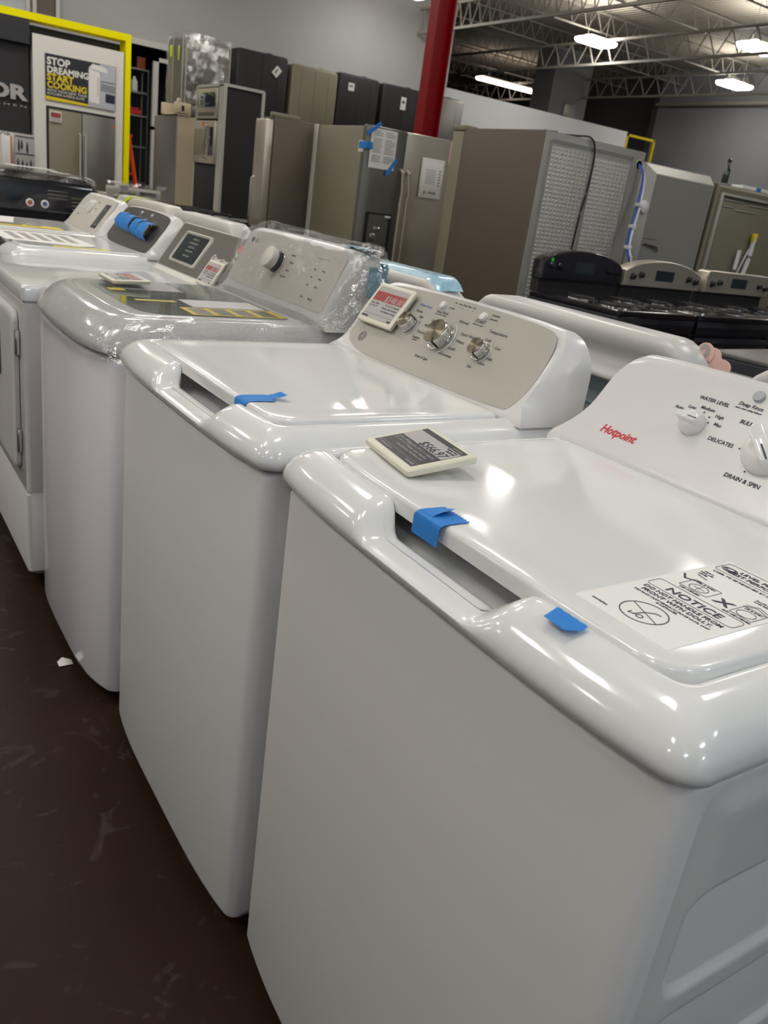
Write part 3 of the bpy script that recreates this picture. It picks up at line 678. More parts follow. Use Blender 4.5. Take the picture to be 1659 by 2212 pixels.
# clear film: over the deck and over the console
def wob(p, a, f): 
    v = Vector(p); n = noise.noise_vector(v*f); return tuple(v+n*a)
b = B(); L = []
for k, (ins, z) in enumerate([(-.012, .858), (-.010, .872), (-.012, .89), (-.006, .905), (.006, .928), (.026, .948), (.05, .958), (.09, .960), (.15, .960), (.22, .960), (.28, .960)]):
    row = []
    for x, y in plan(ins, .66 if k < 6 else .50, ins*.8, .69-ins*.8, .06, .02, .05 if ins < .07 else .02):
        row.append(wob((x, y, z+(.003*math.sin(y*70+x*30) if k < 3 else 0)), .006, 14))
    L.append(row)
b.loft(L, False, True); film1 = obj('plastic_film', b, 'film', loc=(0, 1.462, 0), ang=80)
tag(film1, 'clear wrinkled plastic film stretched over the lid of the bow-fronted washer', 'plastic film')
b = B(); L = []
for k in range(12):
    z = .952+.196*k/11; s = (z-.948)/.9075; xf = .495+s*.42-.014; sh = .0 if k < 9 else (k-8)**2*.004
    P = plan(xf-(.02 if k < 2 else 0)+(sh if k > 9 else 0), .655, -.014+sh, .690+.004-sh, .03, .02)
    L.append([wob((x, y, z), .0075, 16) for x, y in P])
b.loft(L, False, True); film2 = obj('plastic_film', b, 'film', loc=(0, 1.462, 0), ang=80)
tag(film2, 'clear shiny plastic film bagging the console with the one large dial', 'plastic film')
price_tag('small price tag with red band lying flat on the film-wrapped glass lid', F((.118, 1.462+.600, .9625), (.0, -.135, 0), (.1, 0, .004)), price='$698.00')

# ================================================================== W4 dryer (front-load)
T = thing('clothes_dryer', 'white front-opening dryer with grey control panel and lit-glass touch display', 'clothes dryer', (0, 0, 0))
y0 = 2.165; xf = -.055
b = B(); b.loft([[(x, y, z) for x, y in plan(xf+i, .70, y0+i, y0+.683-i, .012, .01, 0)] for i, z in ((.02, .03), (.0, .05), (0, .300), (.003, .304), (.003, .308), (0, .312), (0, .862), (.004, .866))], True, True)
obj('cabinet', b, 'enamel', T)
b = B(); b.loft([[(x, y, z) for x, y in plan(xf-.004+i, .705, y0-.002+i, y0+.685-i, .012, .01, 0)] for i, z in ((.003, .868), (0, .871), (0, .905), (.004, .911), (.010, .9125))], True, True)
obj('top_deck', b, 'plastic', T)
b = B(); b.loft([[(xf-.002-d, y, z) for y, z in rrect(y0+.07+i, y0+.62-i, .36+i, .83-i, .03, 5)] for i, d in ((0, 0), (0, .012), (.004, .016), (.02, .018))], True, True)
dr = obj('door', b, 'enamel', T)
b = B(); b.loft([[(xf-.018-d, y, z) for y, z in rrect(y0+.25+i, y0+.44-i, .60+i, .76-i, .02, 5)] for i, d in ((0, 0), (.006, .008), (.02, .008), (.028, -.002+.003))], True, True); obj('door_handle', b, 'console_grey', dr)
for zz in (.455, .745): obj('hinge', B().box(xf-.014, xf-.001, y0+.050, y0+.070, zz-.035, zz+.035, .002), 'chrome', T)
b = B(); b.box(.0, .58, y0+.03, y0+.65, .0, .034); obj('base_plate', b, 'black', T)
T4 = Vector((.553, 0, .833)); F4 = F((.5345, y0, .9245), (0, -1, 0), T4)
b = B(); prof4 = [(.515, .9127), (.530, .922), (.5345, .9245), (.635, 1.076), (.642, 1.080), (.66, 1.078), (.70, .98), (.70, .9127)]
b.loft([[(x+(i if n_ < 6 else 0)*0, yy, z) for n_, (x, z) in enumerate(prof4)] for i, yy in ((0, y0+.003), (0, y0+.680))], True, True)
con4 = obj('console', b, 'light_edge', T, ang=25)
pan4 = decal('control_panel', rrect(-.672, -.010, .004, .184, .010, 3), 'console_grey', con4, F4, .0012)
F4p = F4 @ Matrix.Translation((0, 0, .0012))
b = B(); b.loft([[(x, y, z) for x, y in rrect(-.590+i, -.335-i, .028+i, .158-i, .016, 4)] for i, z in ((0, 0), (.002, .006), (.007, .007), (.009, .003))], True, True, F4p); bz = obj('display_bezel', b, 'light_edge', pan4)
b = B(); b.prism(rrect(-.570, -.360, .040, .146, .008, 3), .0012, F4p, .0035); obj('display_glass', b, 'glass_dark', bz)
texts('display_print', [('NORMAL ECO', -.46, .128, .008), ('PERM PRESS  DELICATE', -.46, .112, .008), ('HIGH LOW MED', -.46, .096, .008), ('TIME DRY  30 MIN', -.46, .080, .008), ('START   STOP', -.46, .060, .009)], 'tag_grey', bz, F4p, .0050)
b = B(); b.prism(disc(.013, 24, -.105, .148), .0006, F4p, .0002); obj('orange_sticker', b, 'orange', pan4)
texts('brand_lettering', [('Speed Queen', -.235, .083, .021, 'LEFT', 0, .2, .02)], 'paper', pan4, F4p, .0008)
b = B(); ring_mesh(b, .011, .014, .0005, F4p, 28, -.25, .090, 1, 1, .0003); ring_mesh(b, .003, .005, .0005, F4p, 16, -.25, .090, 1, 1, .0003); obj('brand_badge', b, 'paper', pan4)
price_tag('price tag with red screen standing upright against the dark grey dryer panel', F4p @ Matrix.Translation((-.232, -.012, .004)), .125, .092, price='$1198')

# ================================================================== W5 GE dark panel with taped knobs
T = washer_base('white washer whose dark panel knobs are covered with blue tape strips', (.05, 2.885, 0))
cabinet(T, .686, .62, .877); ge_deck(T, .686, .622, notch=(.19, .24, .41, .46)); ge_lid(T, .686)
con5 = console(T, .686, 'console_white', y0=.028, y1=.634, st=.192)
pan5 = decal('control_panel', pts, 'console_dark', con5, FC, .0009, 0, 2)
for u in (-.44, -.33, -.21): knob(con5, FP, u, .102, .022, .022, mark=1.)
texts('printed_text', [('Normal', -.30, .145, .009), ('START', -.25, .158, .009), ('Temperature', -.18, .142, .009), ('Deep Rinse', -.38, .152, .009), ('GE', -.57, .04, .014)], 'tag_grey', pan5, FP)
for u in (-.386, -.256):
    b = B(); b.lathe([(.007, 0), (.007, .005), (.004, .006)], 16, FP @ Matrix.Translation((u, .168, 0))); obj('push_button', b, 'console_white', pan5)
FW5 = Matrix.Translation((.05, 2.885, 0)) @ FP
for i, (u0, u1, v, nm) in enumerate(((-.535, -.44, .108, 'leftmost'), (-.435, -.33, .104, 'second from left'), (-.315, -.245, .100, 'third from left'), (-.235, -.125, .094, 'rightmost'))):
    b = B(); rows = []
    for k, (dv, h) in enumerate(((-.036, .004), (-.030, .020), (-.018, .030), (.006, .031), (.022, .028), (.034, .012), (.040, .003))):
        rows.append([FW5 @ Vector((u0+(u1-u0)*j/8+.002*math.sin(k*2+i), v+dv, h+.004*math.sin(j*.9+i*1.7)+.003)) for j in range(9)])
    b.grid(rows); tag(obj('blue_tape', b, 'blue_tape'), nm+' of the four blue tape strips over the dark washer panel knobs', 'tape', 'blue tape pieces')
b = B(); b.prism([(.05, 3.37), (.10, 3.47), (.36, 3.46), (.38, 3.08), (.30, 3.02), (.06, 3.10)], .0006, None, .9416); p5 = obj('instruction_sheet', b, 'paper'); tag(p5, 'white instruction sheet lying on the lid of the blue-taped washer', 'paper sheet')
b = B(); 
for i in range(5): b.box(.10+i*.05, .13+i*.05, 3.14, 3.40, .9422, .9426)
obj('printed_lines', b, 'tag_grey', p5)
b = B(); b.box(.20, .40, 2.965, 2.995, .9416, .9422); tag(obj('yellow_sticker', b, 'yellow'), 'thin yellow energy strip on the lid of the blue-taped washer', 'sticker')
b = B(); b.prism([(.030, 3.43), (.055, 3.40), (.075, 3.46), (.045, 3.49)], .0006, None, .9434); tag(obj('blue_tape', b, 'blue_tape'), 'tiny blue tape piece at the far front corner of the blue-taped washer lid', 'tape', 'blue tape pieces')

# ================================================================== W6 washer w/ dial + display
T = washer_base('farthest white washer, beige console with one dial and upright dark display', (.05, 3.60, 0))
cabinet(T, .69, .62, .877, bow=.03); ge_deck(T, .69, .622, notch=None, bow=.03); ge_lid(T, .69, y0=.06, y1=.63)
con6 = console(T, .69, 'console_white', y0=.03, y1=.605, st=.20, top_r=.06)
F6 = cface()
pan6 = decal('control_panel', rrect(-.595, -.045, .012, .188, .045, 5), 'console_beige', con6, F6, .0009)
F6p = F6 @ Matrix.Translation((0, 0, .0009))
white_knob(pan6, F6p, -.37, .125, .034, .030, .6)
b = B(); b.prism(rrect(-.185, -.105, .030, .160, .003, 2), .001, F6p); d6 = obj('display', b, 'glass_dark', pan6)
texts('printed_text', [('88', -.145, .125, .02), ('START', -.145, .045, .012)], 'tag_grey', d6, F6p, .0012)
texts('panel_text', [('NORMAL', -.30, .155, .008), ('BULKY', -.29, .12, .008), ('ECO', -.45, .12, .008), ('Power', -.50, .07, .01)], 'ink_grey', pan6, F6p)
b = B(); b.box(.05, .40, 3.70, 3.80, .9416, .9422); ys = obj('yellow_sticker', b, 'yellow'); tag(ys, 'yellow and black warning label on the farthest white washer lid', 'sticker')
b = B(); b.box(.10, .24, 3.755, 3.795, .9422, .9427); b.box(.26, .32, 3.77, 3.79, .9422, .9427); obj('label_print', b, 'ink', ys)
b = B(); b.prism([(-.0, 4.16), (.03, 4.2), (.28, 4.19), (.22, 3.86), (.05, 3.86)], .0006, None, .9416); tag(obj('instruction_sheet', b, 'paper'), 'white sheet on the farthest white washer lid near the picture edge', 'paper sheet')
b = B(); b.prism([(.03, 3.86), (.05, 3.84), (.17, 4.0), (.14, 4.03)], .002, None, .9424); b.box(.13, .155, 3.99, 4.03, .9420, .958, .002); tag(obj('cable_tie', b, 'sticker'), 'crumpled cream tape strip on the farthest white washer lid', 'tape strip')

# ================================================================== W7 black washer (back towards us)
T = thing('washing_machine', 'glossy black washer seen from behind with two round hose inlets', 'washing machine', (0, 4.5, 0))
b = B(); b.box(-.05, .75, .03, .70, .03, .93, .02); obj('cabinet', b, 'black_gloss', T)
b = B(); L = []
for z, sx, iy in ((.90, 0, .02), (.935, 0, .0), (.98, 0, .0), (1.04, .003, .0), (1.09, .012, .004), (1.12, .03, .010), (1.138, .06, .022), (1.146, .11, .04), (1.148, .16, .06)):
    L.append([(x, y, z) for x, y in rrect(-.06+sx, .77-sx, iy, .30-iy*.5, .03, 5)])
b.loft(L, True, True); cb = obj('console', b, 'black_gloss', T)
for xx, mm, nn in ((.412, 'amber', 'hot'), (.485, 'blue_fit', 'cold')):
    FI = F((xx, -.001, 1.0), (1, 0, 0), (0, 0, 1))
    b = B(); b.lathe([(.020, 0), (.020, .006), (.012, .008), (.012, .002)], 24, FI); io = obj('hose_inlet', b, 'paper', cb)
    b = B(); b.lathe([(.0115, .002), (.008, .006), (.002, .006)], 16, FI); obj('inlet_core', b, mm, io)
b = B()
for i in range(4): b.box(.62, .70, -.003, .002, .985+i*.018, .989+i*.018, .001)
for i in range(3): b.box(.50, .60, -.003, .002, 1.03+i*.018, 1.034+i*.018, .001)
b.box(.50, .62, -.003, .002, .965, .968, .001); obj('vent_slots', b, 'steel_dark', cb)
b = B(); b.box(.0, .7, .05, .65, 0, .034); obj('base_plate', b, 'black', T)
b = B(); L = []
for z, sx in ((1.115, .035), (1.145, .05), (1.158, .08), (1.162, .2)):
    L.append([wob((x, y, z), .006, 12) for x, y in plan(-.08+sx, .79-sx, -.01, .31, .03, .03)])
b.loft(L, False, True); o = obj('plastic_film', b, 'film', loc=(0, 4.5, 0), ang=80); tag(o, 'clear plastic film along the top of the black washer', 'plastic film')
b = B(); b.prism([(.30, .02), (.52, .03), (.56, .12), (.33, .14)], .004, None, 0); o = obj('paper_sheet', b, 'sticker', loc=(0, 4.5, 1.166)); tag(o, 'cream paper folded on top of the film-covered black washer', 'paper sheet')

# ================================================================== back row dryers (backs towards us)
def rear_dryer(label, y0, W=.675, x=.85, m='shell', top=1.080, film=None):
    T = thing('clothes_dryer', label, 'clothes dryer', (x, y0, 0), 0, 'dryers in the back-to-back row')
    b = B(); b.box(.05, .70, .006, W-.006, .03, .925, .008); obj('cabinet', b, 'enamel', T)
    b = B(); b.box(.042, .052, .02, W-.02, .05, .975); b.box(.036, .046, .03, W-.03, .900, .908, .002); b.box(.034, .046, .03, W-.03, .868, .890, .004); bp_ = obj('back_panel', b, 'galv', T)
    for yy in (.12, .34, .56): obj('screw', B().lathe([(.007, 0), (.007, .003), (.003, .005), (.001, .005)], 12, F((.041, yy, .940), (0, -1, 0), (0, 0, 1))), 'chrome', bp_)
    b = B(); b.box(.08, .69, .006, W-.006, .03, .93, .01); b.box(.03, .09, W-.004-.001, W-.004, .1, .2); 
    texts('warning_print', [('WARNING - RISK OF FIRE  AVERTISSEMENT', -.36, z_, .013) for z_ in (.850, .836, .822, .808, .794, .780)], 'tag_grey', bp_, F((.040, 0, 0), (0, -1, 0), (0, 0, 1)), .002)
    b2 = B(); P0 = [(.045, .968), (-.002, .969), (-.005, .974), (.000, .984), (.012, .996), (.019, 1.008), (.019, 1.019), (.012, 1.030), (.003, 1.040), (-.001, 1.055), (.000, 1.068), (.004, top-.006), (.010, top-.001), (.045, top), (.085, top), (.12, top-.03), (.22, .955), (.22, .950)]
    L = []; R = .085
    ys = [0, .004, .012, .025, .045, .065, .085]+[.085+(W-.17)*i/16 for i in range(1, 17)]+[W-.065, W-.045, W-.025, W-.012, W-.004, W]
    for yy in ys:
        d = min(yy, W-yy); q = 1 if d >= R else math.sqrt(max(.0, 1-(1-d/R)**2))
        zc = .955+.045*q+ (top-1.0)*q
        row = []
        for px, pz in P0:
            f = max(0, (pz-.96)/(top-.96)); zz = pz-f*(top-.97)*.75*(1-q)
            xx = px+.018*(1-q)*(1 if px < .05 else -2)
            row.append((xx, yy, zz))
        L.append(row)
    b2.loft(L, True, True); obj('console', b2, m, T, ang=60)
    b = B(); b.loft([[(x_, y_, z_) for x_, y_ in plan(.08+i, .70-i, .003+i, W-.003-i, .02, .03)] for i, z_ in ((.002, .926), (0, .93), (0, .94), (.01, .948))], True, True); obj('top_deck', b, 'plastic', T)
    return T
rear_dryer('white dryer shell right behind the two nearest washers, grey back panel showing below it', .706)
rear_dryer('partly hidden white dryer console back at the right picture edge', -.075)
R2 = rear_dryer('white dryer behind the glass-lid washer with pale blue film on its console', 1.44, .70, .80)
b = B(); b.prism(rrect(-.44, -.16, .985, 1.07, .008, 3), .0015, F((0, 0, 0), (0, -1, 0), (0, 0, 1)), .002-.01+.004); obj('rear_cover', b, 'console_beige', R2)
b = B(); b.box(.002, .007, .26, .37, 1.062, 1.066); b.box(.002, .007, .366, .37, 1.045, 1.066); obj('dark_seam', b, 'black', R2)
L = []
for i in range(25):
    y = .02+.40*i/24; d = min(y, .70-y); q = 1 if d >= .085 else math.sqrt(max(0, 1-(1-d/.085)**2)); zt = 1.088-.118*.75*(1-q)
    L.append([(.008, y, zt-.012), (.018, y, zt-.001), (.040, y, zt+.0035), (.09, y, zt+.004)])
b = B(); b.grid(L); obj('blue_protective_film', b, 'blue_film', R2)
rear_dryer('plain white dryer console back behind the blue-taped and grey-panel machines', 2.78, .70, .80, top=1.095)
R4 = rear_dryer('cream dryer console back with a neon yellow tape strip on it', 3.52, .84, .80, m='console_beige', top=1.10)
b = B(); b.grid([[(-.006, .70, 1.050), (-.006, .64, 1.050)], [(-.004, .66, 1.078), (-.004, .60, 1.078)], [(.006, .60, 1.102), (.006, .54, 1.102)], [(.04, .55, 1.105), (.04, .49, 1.105)], [(.085, .50, 1.105), (.085, .44, 1.105)]]); obj('neon_tape', b, 'neon', R4)
# pink card with number
FK = F((.93, .748, 1.0), (0, -1, 0), (0, 0, 1))
PC = []
for i in range(64):
    a = 2*PI*i/64; r = .045+.012*abs(math.sin(a*3.5)); PC.append((.028+r*math.cos(a)*1.05, .052+r*math.sin(a)*.85))
T = thing('paper_cutout', 'pink scalloped paper cutout with a grey numeral 2 behind the white dryer shell', 'paper cutout', (.965, .775, .972))
Fk = F((0, 0, 0), (0, -1, 0), (0, 0, 1))
b = B(); b.prism([(x, y) for x, y in PC], .002, Fk); b.prism([(-.02, -.023), (.07, -.023), (.06, .03), (-.01, .03)], .002, Fk); obj('card', b, 'pink', T)
b = B(); b.prism(disc(.021, 24, .020, .085), .002, Fk, .002); obj('number_patch', b, 'pink', T)
texts('numeral', [('2', .020, .066, .050, 'CENTER', 0, 0, .04)], 'tag_grey', T, Fk, .0045)
b = B(); b.prism(disc(.017, 18, .025, .045), .0015, Fk, .0022); obj('yellow_patch', b, 'yellow_pale', T)

# ================================================================== ranges
def coil(b, cx, cy, z, r):
    for k in range(4): ring = []
    pts = []
    for i in range(90):
        a = i/90*2*PI*3.6; rr = r*(.22+.78*i/90); pts.append((cx+rr*math.cos(a), cy+rr*math.sin(a), z))
    b.tube(pts, .0038, 6)
def kitchen_range(label, loc, rz, guard, w=.725, arch=True, handle='black_gloss', seed=0, gtop=1.12):
    T = thing('kitchen_range', label, 'range', loc, rz, 'ranges in front of the tall fridges')
    D = .56
    b = B(); b.box(0, w, .03, D+.05, .02, .885, .006); obj('body', b, 'navy_side', T)
    b = B(); b.box(.0, w, .0, .035, .02, .16, .006); obj('storage_drawer', b, 'black_gloss', T)
    b = B(); b.box(.004, w-.004, -.012, .03, .17, .80, .008); dd = obj('oven_door', b, 'black_gloss', T)
    b = B(); b.tube([(.05, -.012, .77), (.05, -.05, .775), (w-.05, -.05, .775), (w-.05, -.012, .77)], .011, 8); obj('door_handle', b, handle, dd)
    b = B(); b.box(.002, w-.002, -.010, .04, .81, .885, .006); obj('front_trim', b, 'black_gloss', T)
    b = B(); b.loft([[(x, y, z) for x, y in rrect(i, w-i, -.015+i, D+.05-i, .02, 4)] for i, z in ((.003, .886), (0, .89), (0, .908), (.006, .914), (.02, .915), (.03, .911))], True, True)
    ct = obj('cooktop', b, 'black_gloss', T)
    for cx, cy, r in ((.19, .15, .095), (.54, .15, .075), (.19, .40, .075), (.54, .40, .095)):
        b = B(); b.lathe([(r*1.18, 0), (r*1.18, .005), (r*1.05, .006), (r*.95, .0015), (.01, .001)], 32, Matrix.Translation((cx, cy, .911))); bn = obj('drip_pan', b, 'chrome', ct)
        b = B(); coil(b, cx, cy, .922, r); obj('coil_element', b, 'black', bn)
    y1 = D-.01
    # backguard: lower recessed strip and upper panel
    b = B(); b.box(.015, w-.015, y1+.012, D+.06, .912, 1.0); obj('splash_strip', b, 'black_panel', T)
    def outl(i):
        P = [(.0+i, .985+i)]
        if arch:
            for k in range(25):
                q = k/24; x = i+(w-2*i)*q; P.append((x, gtop-.055*(2*q-1)**2-.012*(abs(2*q-1))**8-i))
        else:
            for k in range(5):
                a = PI-PI/2*k/4; P.append((.03+i+.03*math.cos(a), gtop-.03-i+.03*math.sin(a)))
            for k in range(5):
                a = PI/2-PI/2*k/4; P.append((w-.03-i+.03*math.cos(a), gtop-.03-i+.03*math.sin(a)))
        P.append((w-i, .985+i)); return P
    b = B(); b.loft([[(x, y, z) for x, z in outl(i)] for i, y in ((.003, D+.055), (0, D+.05), (0, y1-.012), (.004, y1-.018))], True, True)
    g = obj('backguard', b, guard, T)
    FG = F((0, y1-.018, 0), (1, 0, 0), (0, 0, 1))
    b = B(); b.prism(rrect(w*.38, w*.62, 1.025, 1.085, .006, 3), .0015, FG); obj('clock_display', b, 'glass_dark', g)
    for cx in (w*.09, w*.19, w*.82, w*.92):
        b = B(); b.lathe([(.019, 0), (.019, .004), (.015, .006), (.014, .018), (.010, .020)], 18, FG @ Matrix.Translation((cx, 1.052-(.012 if abs(cx-w/2) > .28 else 0), .0015)))
        b.box(-.003, .003, -.014, .014, .018, .026, .001, M=FG @ Matrix.Translation((cx, 1.052-(.012 if abs(cx-w/2) > .28 else 0), .0015)))
        obj('knob', b, 'black_gloss', g)
    return T
RG = (2.545, 2.46, 0)
r1 = kitchen_range('all-black range with a green sticker on its arched black backguard', (2.655, 2.47, 0), .04, 'black_gloss', w=.635, gtop=1.142)
b = B(); b.lathe([(.011, 0), (.011, .0006), (.001, .0006)], 20, F((.055, .530, 1.082), (1, 0, 0), (0, 0, 1))); obj('green_sticker', b, 'green', r1)
kitchen_range('black range with arched stainless backguard, between the all-black range and the square-topped one', (3.31, 2.49, 0), .04, 'steel', gtop=1.138, handle='black_gloss')
kitchen_range('range with flat rectangular stainless backguard at the right picture edge', (4.09, 2.52, 0), .04, 'steel', arch=False, gtop=1.118)
# dark dishwasher-like box in front at right
T = thing('dishwasher', 'low charcoal dishwasher in front of the ranges by the right picture edge', 'dishwasher', (2.62, 1.25, 0), .1)
b = B(); b.box(0, .6, 0, .58, .05, .84, .008); obj('cabinet', b, 'navy_side', T)
b = B(); b.box(.0, .6, .0, .6, .84, .86, .004); obj('top_panel', b, 'steel_dark', T)
b = B(); b.box(.03, .57, .03, .55, 0, .05); obj('base_plate', b, 'black', T)

# ================================================================== tall fridges
def cordpts(P, n=8):
    out = []
    for i in range(len(P)-1):
        p0 = Vector(P[max(i-1, 0)]); p1 = Vector(P[i]); p2 = Vector(P[i+1]); p3 = Vector(P[min(i+2, len(P)-1)])
        for k in range(n):
            t = k/n; out.append(.5*((2*p1)+(-p0+p2)*t+(2*p0-5*p1+4*p2-p3)*t*t+(-p0+3*p1-3*p2+p3)*t**3))
    out.append(Vector(P[-1])); return out
# A: brown sided fridge, back to us
T = thing('refrigerator', 'brown-sided tall fridge showing its dimpled grey back with hose and cord', 'refrigerator', (3.222, 3.81, 0))
b = B(); b.box(0, .91, .012, .815, .02, 1.78, .004); A_ = obj('cabinet', b, 'brown_side', T)
b = B(); b.box(.002, .908, -.0, .012, .06, 1.775, .003); bk = obj('back_panel', b, 'grey_back', T)
b = B(); b.box(.060, .425, -.005, .0, .55, 1.70, .004); b.box(.445, .775, -.005, .0, .55, 1.69, .004); obj('dimpled_sheet', b, 'dimple', bk)
b = B()
for i in range(3): P = rrect(.035+i*.008, .80-i*.008, .50+i*.008, 1.735-i*.008, .02, 4); stroke(b, P+[P[0]], .003, .004, F((0, 0, 0), (1, 0, 0), (0, 0, 1)), 0)
obj('pressed_rib', b, 'light_edge', bk)
b = B(); b.box(.0, .91, .82, .945, .03, 1.765, .012); b.box(-.004, .10, .80, .95, 1.765, 1.80, .006); obj('door', b, 'steel_side', T)
b = B(); b.lathe([(.030, 0), (.034, .002), (.030, .004), (.022, .002)], 24, F((.860, -.001, 1.695), (1, 0, 0), (0, 0, 1))); hl = obj('hose_hole', b, 'light_edge', bk)
b = B(); b.lathe([(.027, .003), (.001, .003)], 24, F((.860, -.001, 1.695), (1, 0, 0), (0, 0, 1))); obj('hole_opening', b, 'black', hl)
b = B(); b.tube(cordpts([(.23, .3, 1.792), (.30, .06, 1.79), (.37, -.01, 1.785), (.42, -.014, 1.70), (.42, -.014, 1.5), (.40, -.014, 1.3), (.385, -.014, 1.0)]), .006, 8); b.tube([(.20, .25, 1.795), (.27, .2, 1.795)], .015, 8); obj('power_cord', b, 'black', T)
b = B(); b.tube(cordpts([(.86, -.005, 1.69), (.875, -.06, 1.62), (.85, -.10, 1.45), (.79, -.14, 1.3), (.70, -.22, 1.18), (.66, -.30, 1.10)]), .007, 8); wh = obj('white_hose', b, 'white_hose', T)
b = B(); b.tube(cordpts([(.855, -.005, 1.70), (.865, -.055, 1.63), (.835, -.09, 1.45), (.775, -.13, 1.3), (.69, -.21, 1.19), (.645, -.29, 1.10)]), .007, 8); obj('blue_hose', b, 'blue_hose', T)
for p in ((.845, -.095, 1.45), (.785, -.135, 1.31), (.69, -.22, 1.18)): obj('hose_clip', B().box(p[0]-.022, p[0]+.014, p[1]-.02, p[1]+.02, p[2]-.012, p[2]+.012, .003), 'white_hose', T)
b = B(); b.tube([(.66, -.29, 1.13), (.655, -.30, 1.085)], .011, 8); obj('hose_fitting', b, 'chrome', T)
b = B(); b.box(.05, .86, .05, .68, 0, .021); obj('base_plate', b, 'black', T)

# generic backs: frustum
def frustum_fridge(label, x0, x1, y, top, depth, ch, m_side, m_panel, m_ch, handle=True):
    T = thing('refrigerator', label, 'refrigerator', (x0, y, 0)); w = x1-x0
    b = B(); b.box(0, w, 0, depth, .02, top, .004); obj('cabinet', b, m_side, T)
    b = B(); P0 = [(.01, -.0), (w-.004, -.0)]
    L = [[(.01, -.001, .3), (w-.005, -.001, .3), (w-.005, -.001, top-.006), (.01, -.001, top-.006)], [(.01+ch, -ch, .3+ch), (w-.012, -ch, .3+ch), (w-.012, -ch, top-.006-ch), (.01+ch, -ch, top-.006-ch)]]
    b.loft(L, False, False); b.loft([L[1], [(p[0], p[1]-.0005, p[2]) for p in L[1]]], False, True); bpn = obj('back_panel', b, m_panel, T, ang=20)
    b = B(); b.box(.05, w-.05, .05, depth-.05, 0, .021); obj('base_plate', b, 'black', T)
    return T, bpn
T, pb = frustum_fridge('fridge turned backwards with a sloping top edge coloured as if lit, right of the dimpled-back fridge', 4.76, 5.56, 4.35, 1.785, .70, .065, 'grey_back', 'light_edge', None)  # slopes paler than the sheet: overhead light put into their colour
b = B(); b.box(.085, .775, -.069, -.066, .40, 1.695); b.box(.08, .79, -.068, -.065, 1.70, 1.704); sh = obj('back_sheet', b, 'grey_back', pb)
b = B(); b.tube([(.09, -.075, 1.21), (.25, -.085, 1.19), (.27, -.085, 1.16)], .008, 8); b.box(.09, .25, -.071, -.069, 1.245, 1.249); obj('copper_pipe', b, 'chrome', pb)
b = B(); b.lathe([(.05, 0), (.045, .012), (.02, .022), (.001, .024)], 16, F((.035, -.05, 1.47), (1, 0, 0), (0, 0, 1))); obj('clear_film_ball', b, 'plastic', T)
T, pc = frustum_fridge('rightmost dark fridge seen from behind with slotted grey back sheet', 5.60, 6.75, 4.30, 1.74, .75, .018, 'brown_side', 'steel_side', None)
b = B(); b.box(.05, 1.13, -.022, -.018, .40, 1.655, .002); s_ = obj('back_sheet', b, 'steel_side', pc)
b = B(); b.box(.05, 1.13, -.050, -.022, 1.655, 1.675, .004); b.box(.04, .065, -.05, -.02, .4, 1.67, .004)
for x0_, x1_, zz in ((.10, .38, 1.625), (.46, .75, 1.615), (.11, .24, 1.575), (.28, .60, 1.56)): obj('bright_slot', B().box(x0_, x1_, -.030, -.022, zz, zz+.008, .002), 'light_edge', pc)
obj('sheet_frame', b, 'light_edge', pc)
b = B(); b.tube(cordpts([(.64, -.04, 1.35), (.56, -.05, 1.22), (.50, -.05, 1.05), (.46, -.06, .9)]), .007, 8); b.tube(cordpts([(.60, -.06, 1.38), (.60, -.06, 1.2), (.56, -.06, 1.0)]), .02, 8); obj('wiring_bundle', b, 'white_hose', T)
b = B(); b.box(.42, .47, -.062, -.058, 1.10, 1.26); obj('hanging_tag', b, 'paper', T)
b = B(); b.box(.57, .63, -.075, -.05, 1.34, 1.41, .006); obj('yellow_plug', b, 'yellow', T)
b = B(); b.lathe([(.16, 0), (.16, .012), (.10, .03), (.001, .035)], 24, Matrix.Translation((.32, .36, 1.74)) @ Matrix.Diagonal((1.6, 1, 1, 1))); obj('top_cover', b, 'brown_side', T)
b = B(); b.box(0, .62, 0, .12, 0, .05, .006); o = obj('foam_strip', b, 'sticker', loc=(6.25, 4.52, 1.741)); tag(o, 'white foam strip lying on top of the rightmost dark fridge', 'foam strip')
b = B(); b.box(.20, .27, -.002, .0, .01, .05); obj('blue_label', b, 'blue_tape', o)
b = B(); b.lathe([(.026, 0), (.028, .004), (.028, .10), (.012, .13), (.010, .16), (.018, .165), (.018, .19), (.004, .2)], 20); o = obj('spray_bottle', b, 'glass_dark', loc=(6.02, 4.55, 1.776)); tag(o, 'small dark bottle standing on the rightmost dark fridge', 'bottle')

# D: side-by-side with dispenser, front to us
T = thing('refrigerator', 'stainless side-by-side fridge facing us with water dispenser and two taped papers', 'refrigerator', (3.08, 5.65, 0))
b = B(); b.box(.0, .87, .075, .86, .02, 1.765, .006); obj('cabinet', b, 'steel_side', T)
b = B(); b.box(-.012, .0, .80, .865, .02, 1.772, .003); obj('rear_edge_strip', b, 'light_edge', T)
def curved_door(x0, x1, m, nm='door'):
    b = B(); rows = []
    for z in (.10, .104, 1.772, 1.776):
        ins = .004 if z in (.10, 1.776) else 0
        P = [(x0+ins, .070)]
        for i in range(13):
            q = i/12; P.append((x0+ins+(x1-x0-2*ins)*q, .0+ins+.030*(abs(2*q-1)**4)*1.0))
        P.append((x1-ins, .070)); rows.append([(x, y, z) for x, y in P])
    b.loft(rows, True, True); return obj(nm, b, m, T)
dl = curved_door(.002, .378, 'steel_dark'); dr_ = curved_door(.384, .868, 'steel')  # same stainless front: right door's lighter steel carries its highlight in the colour
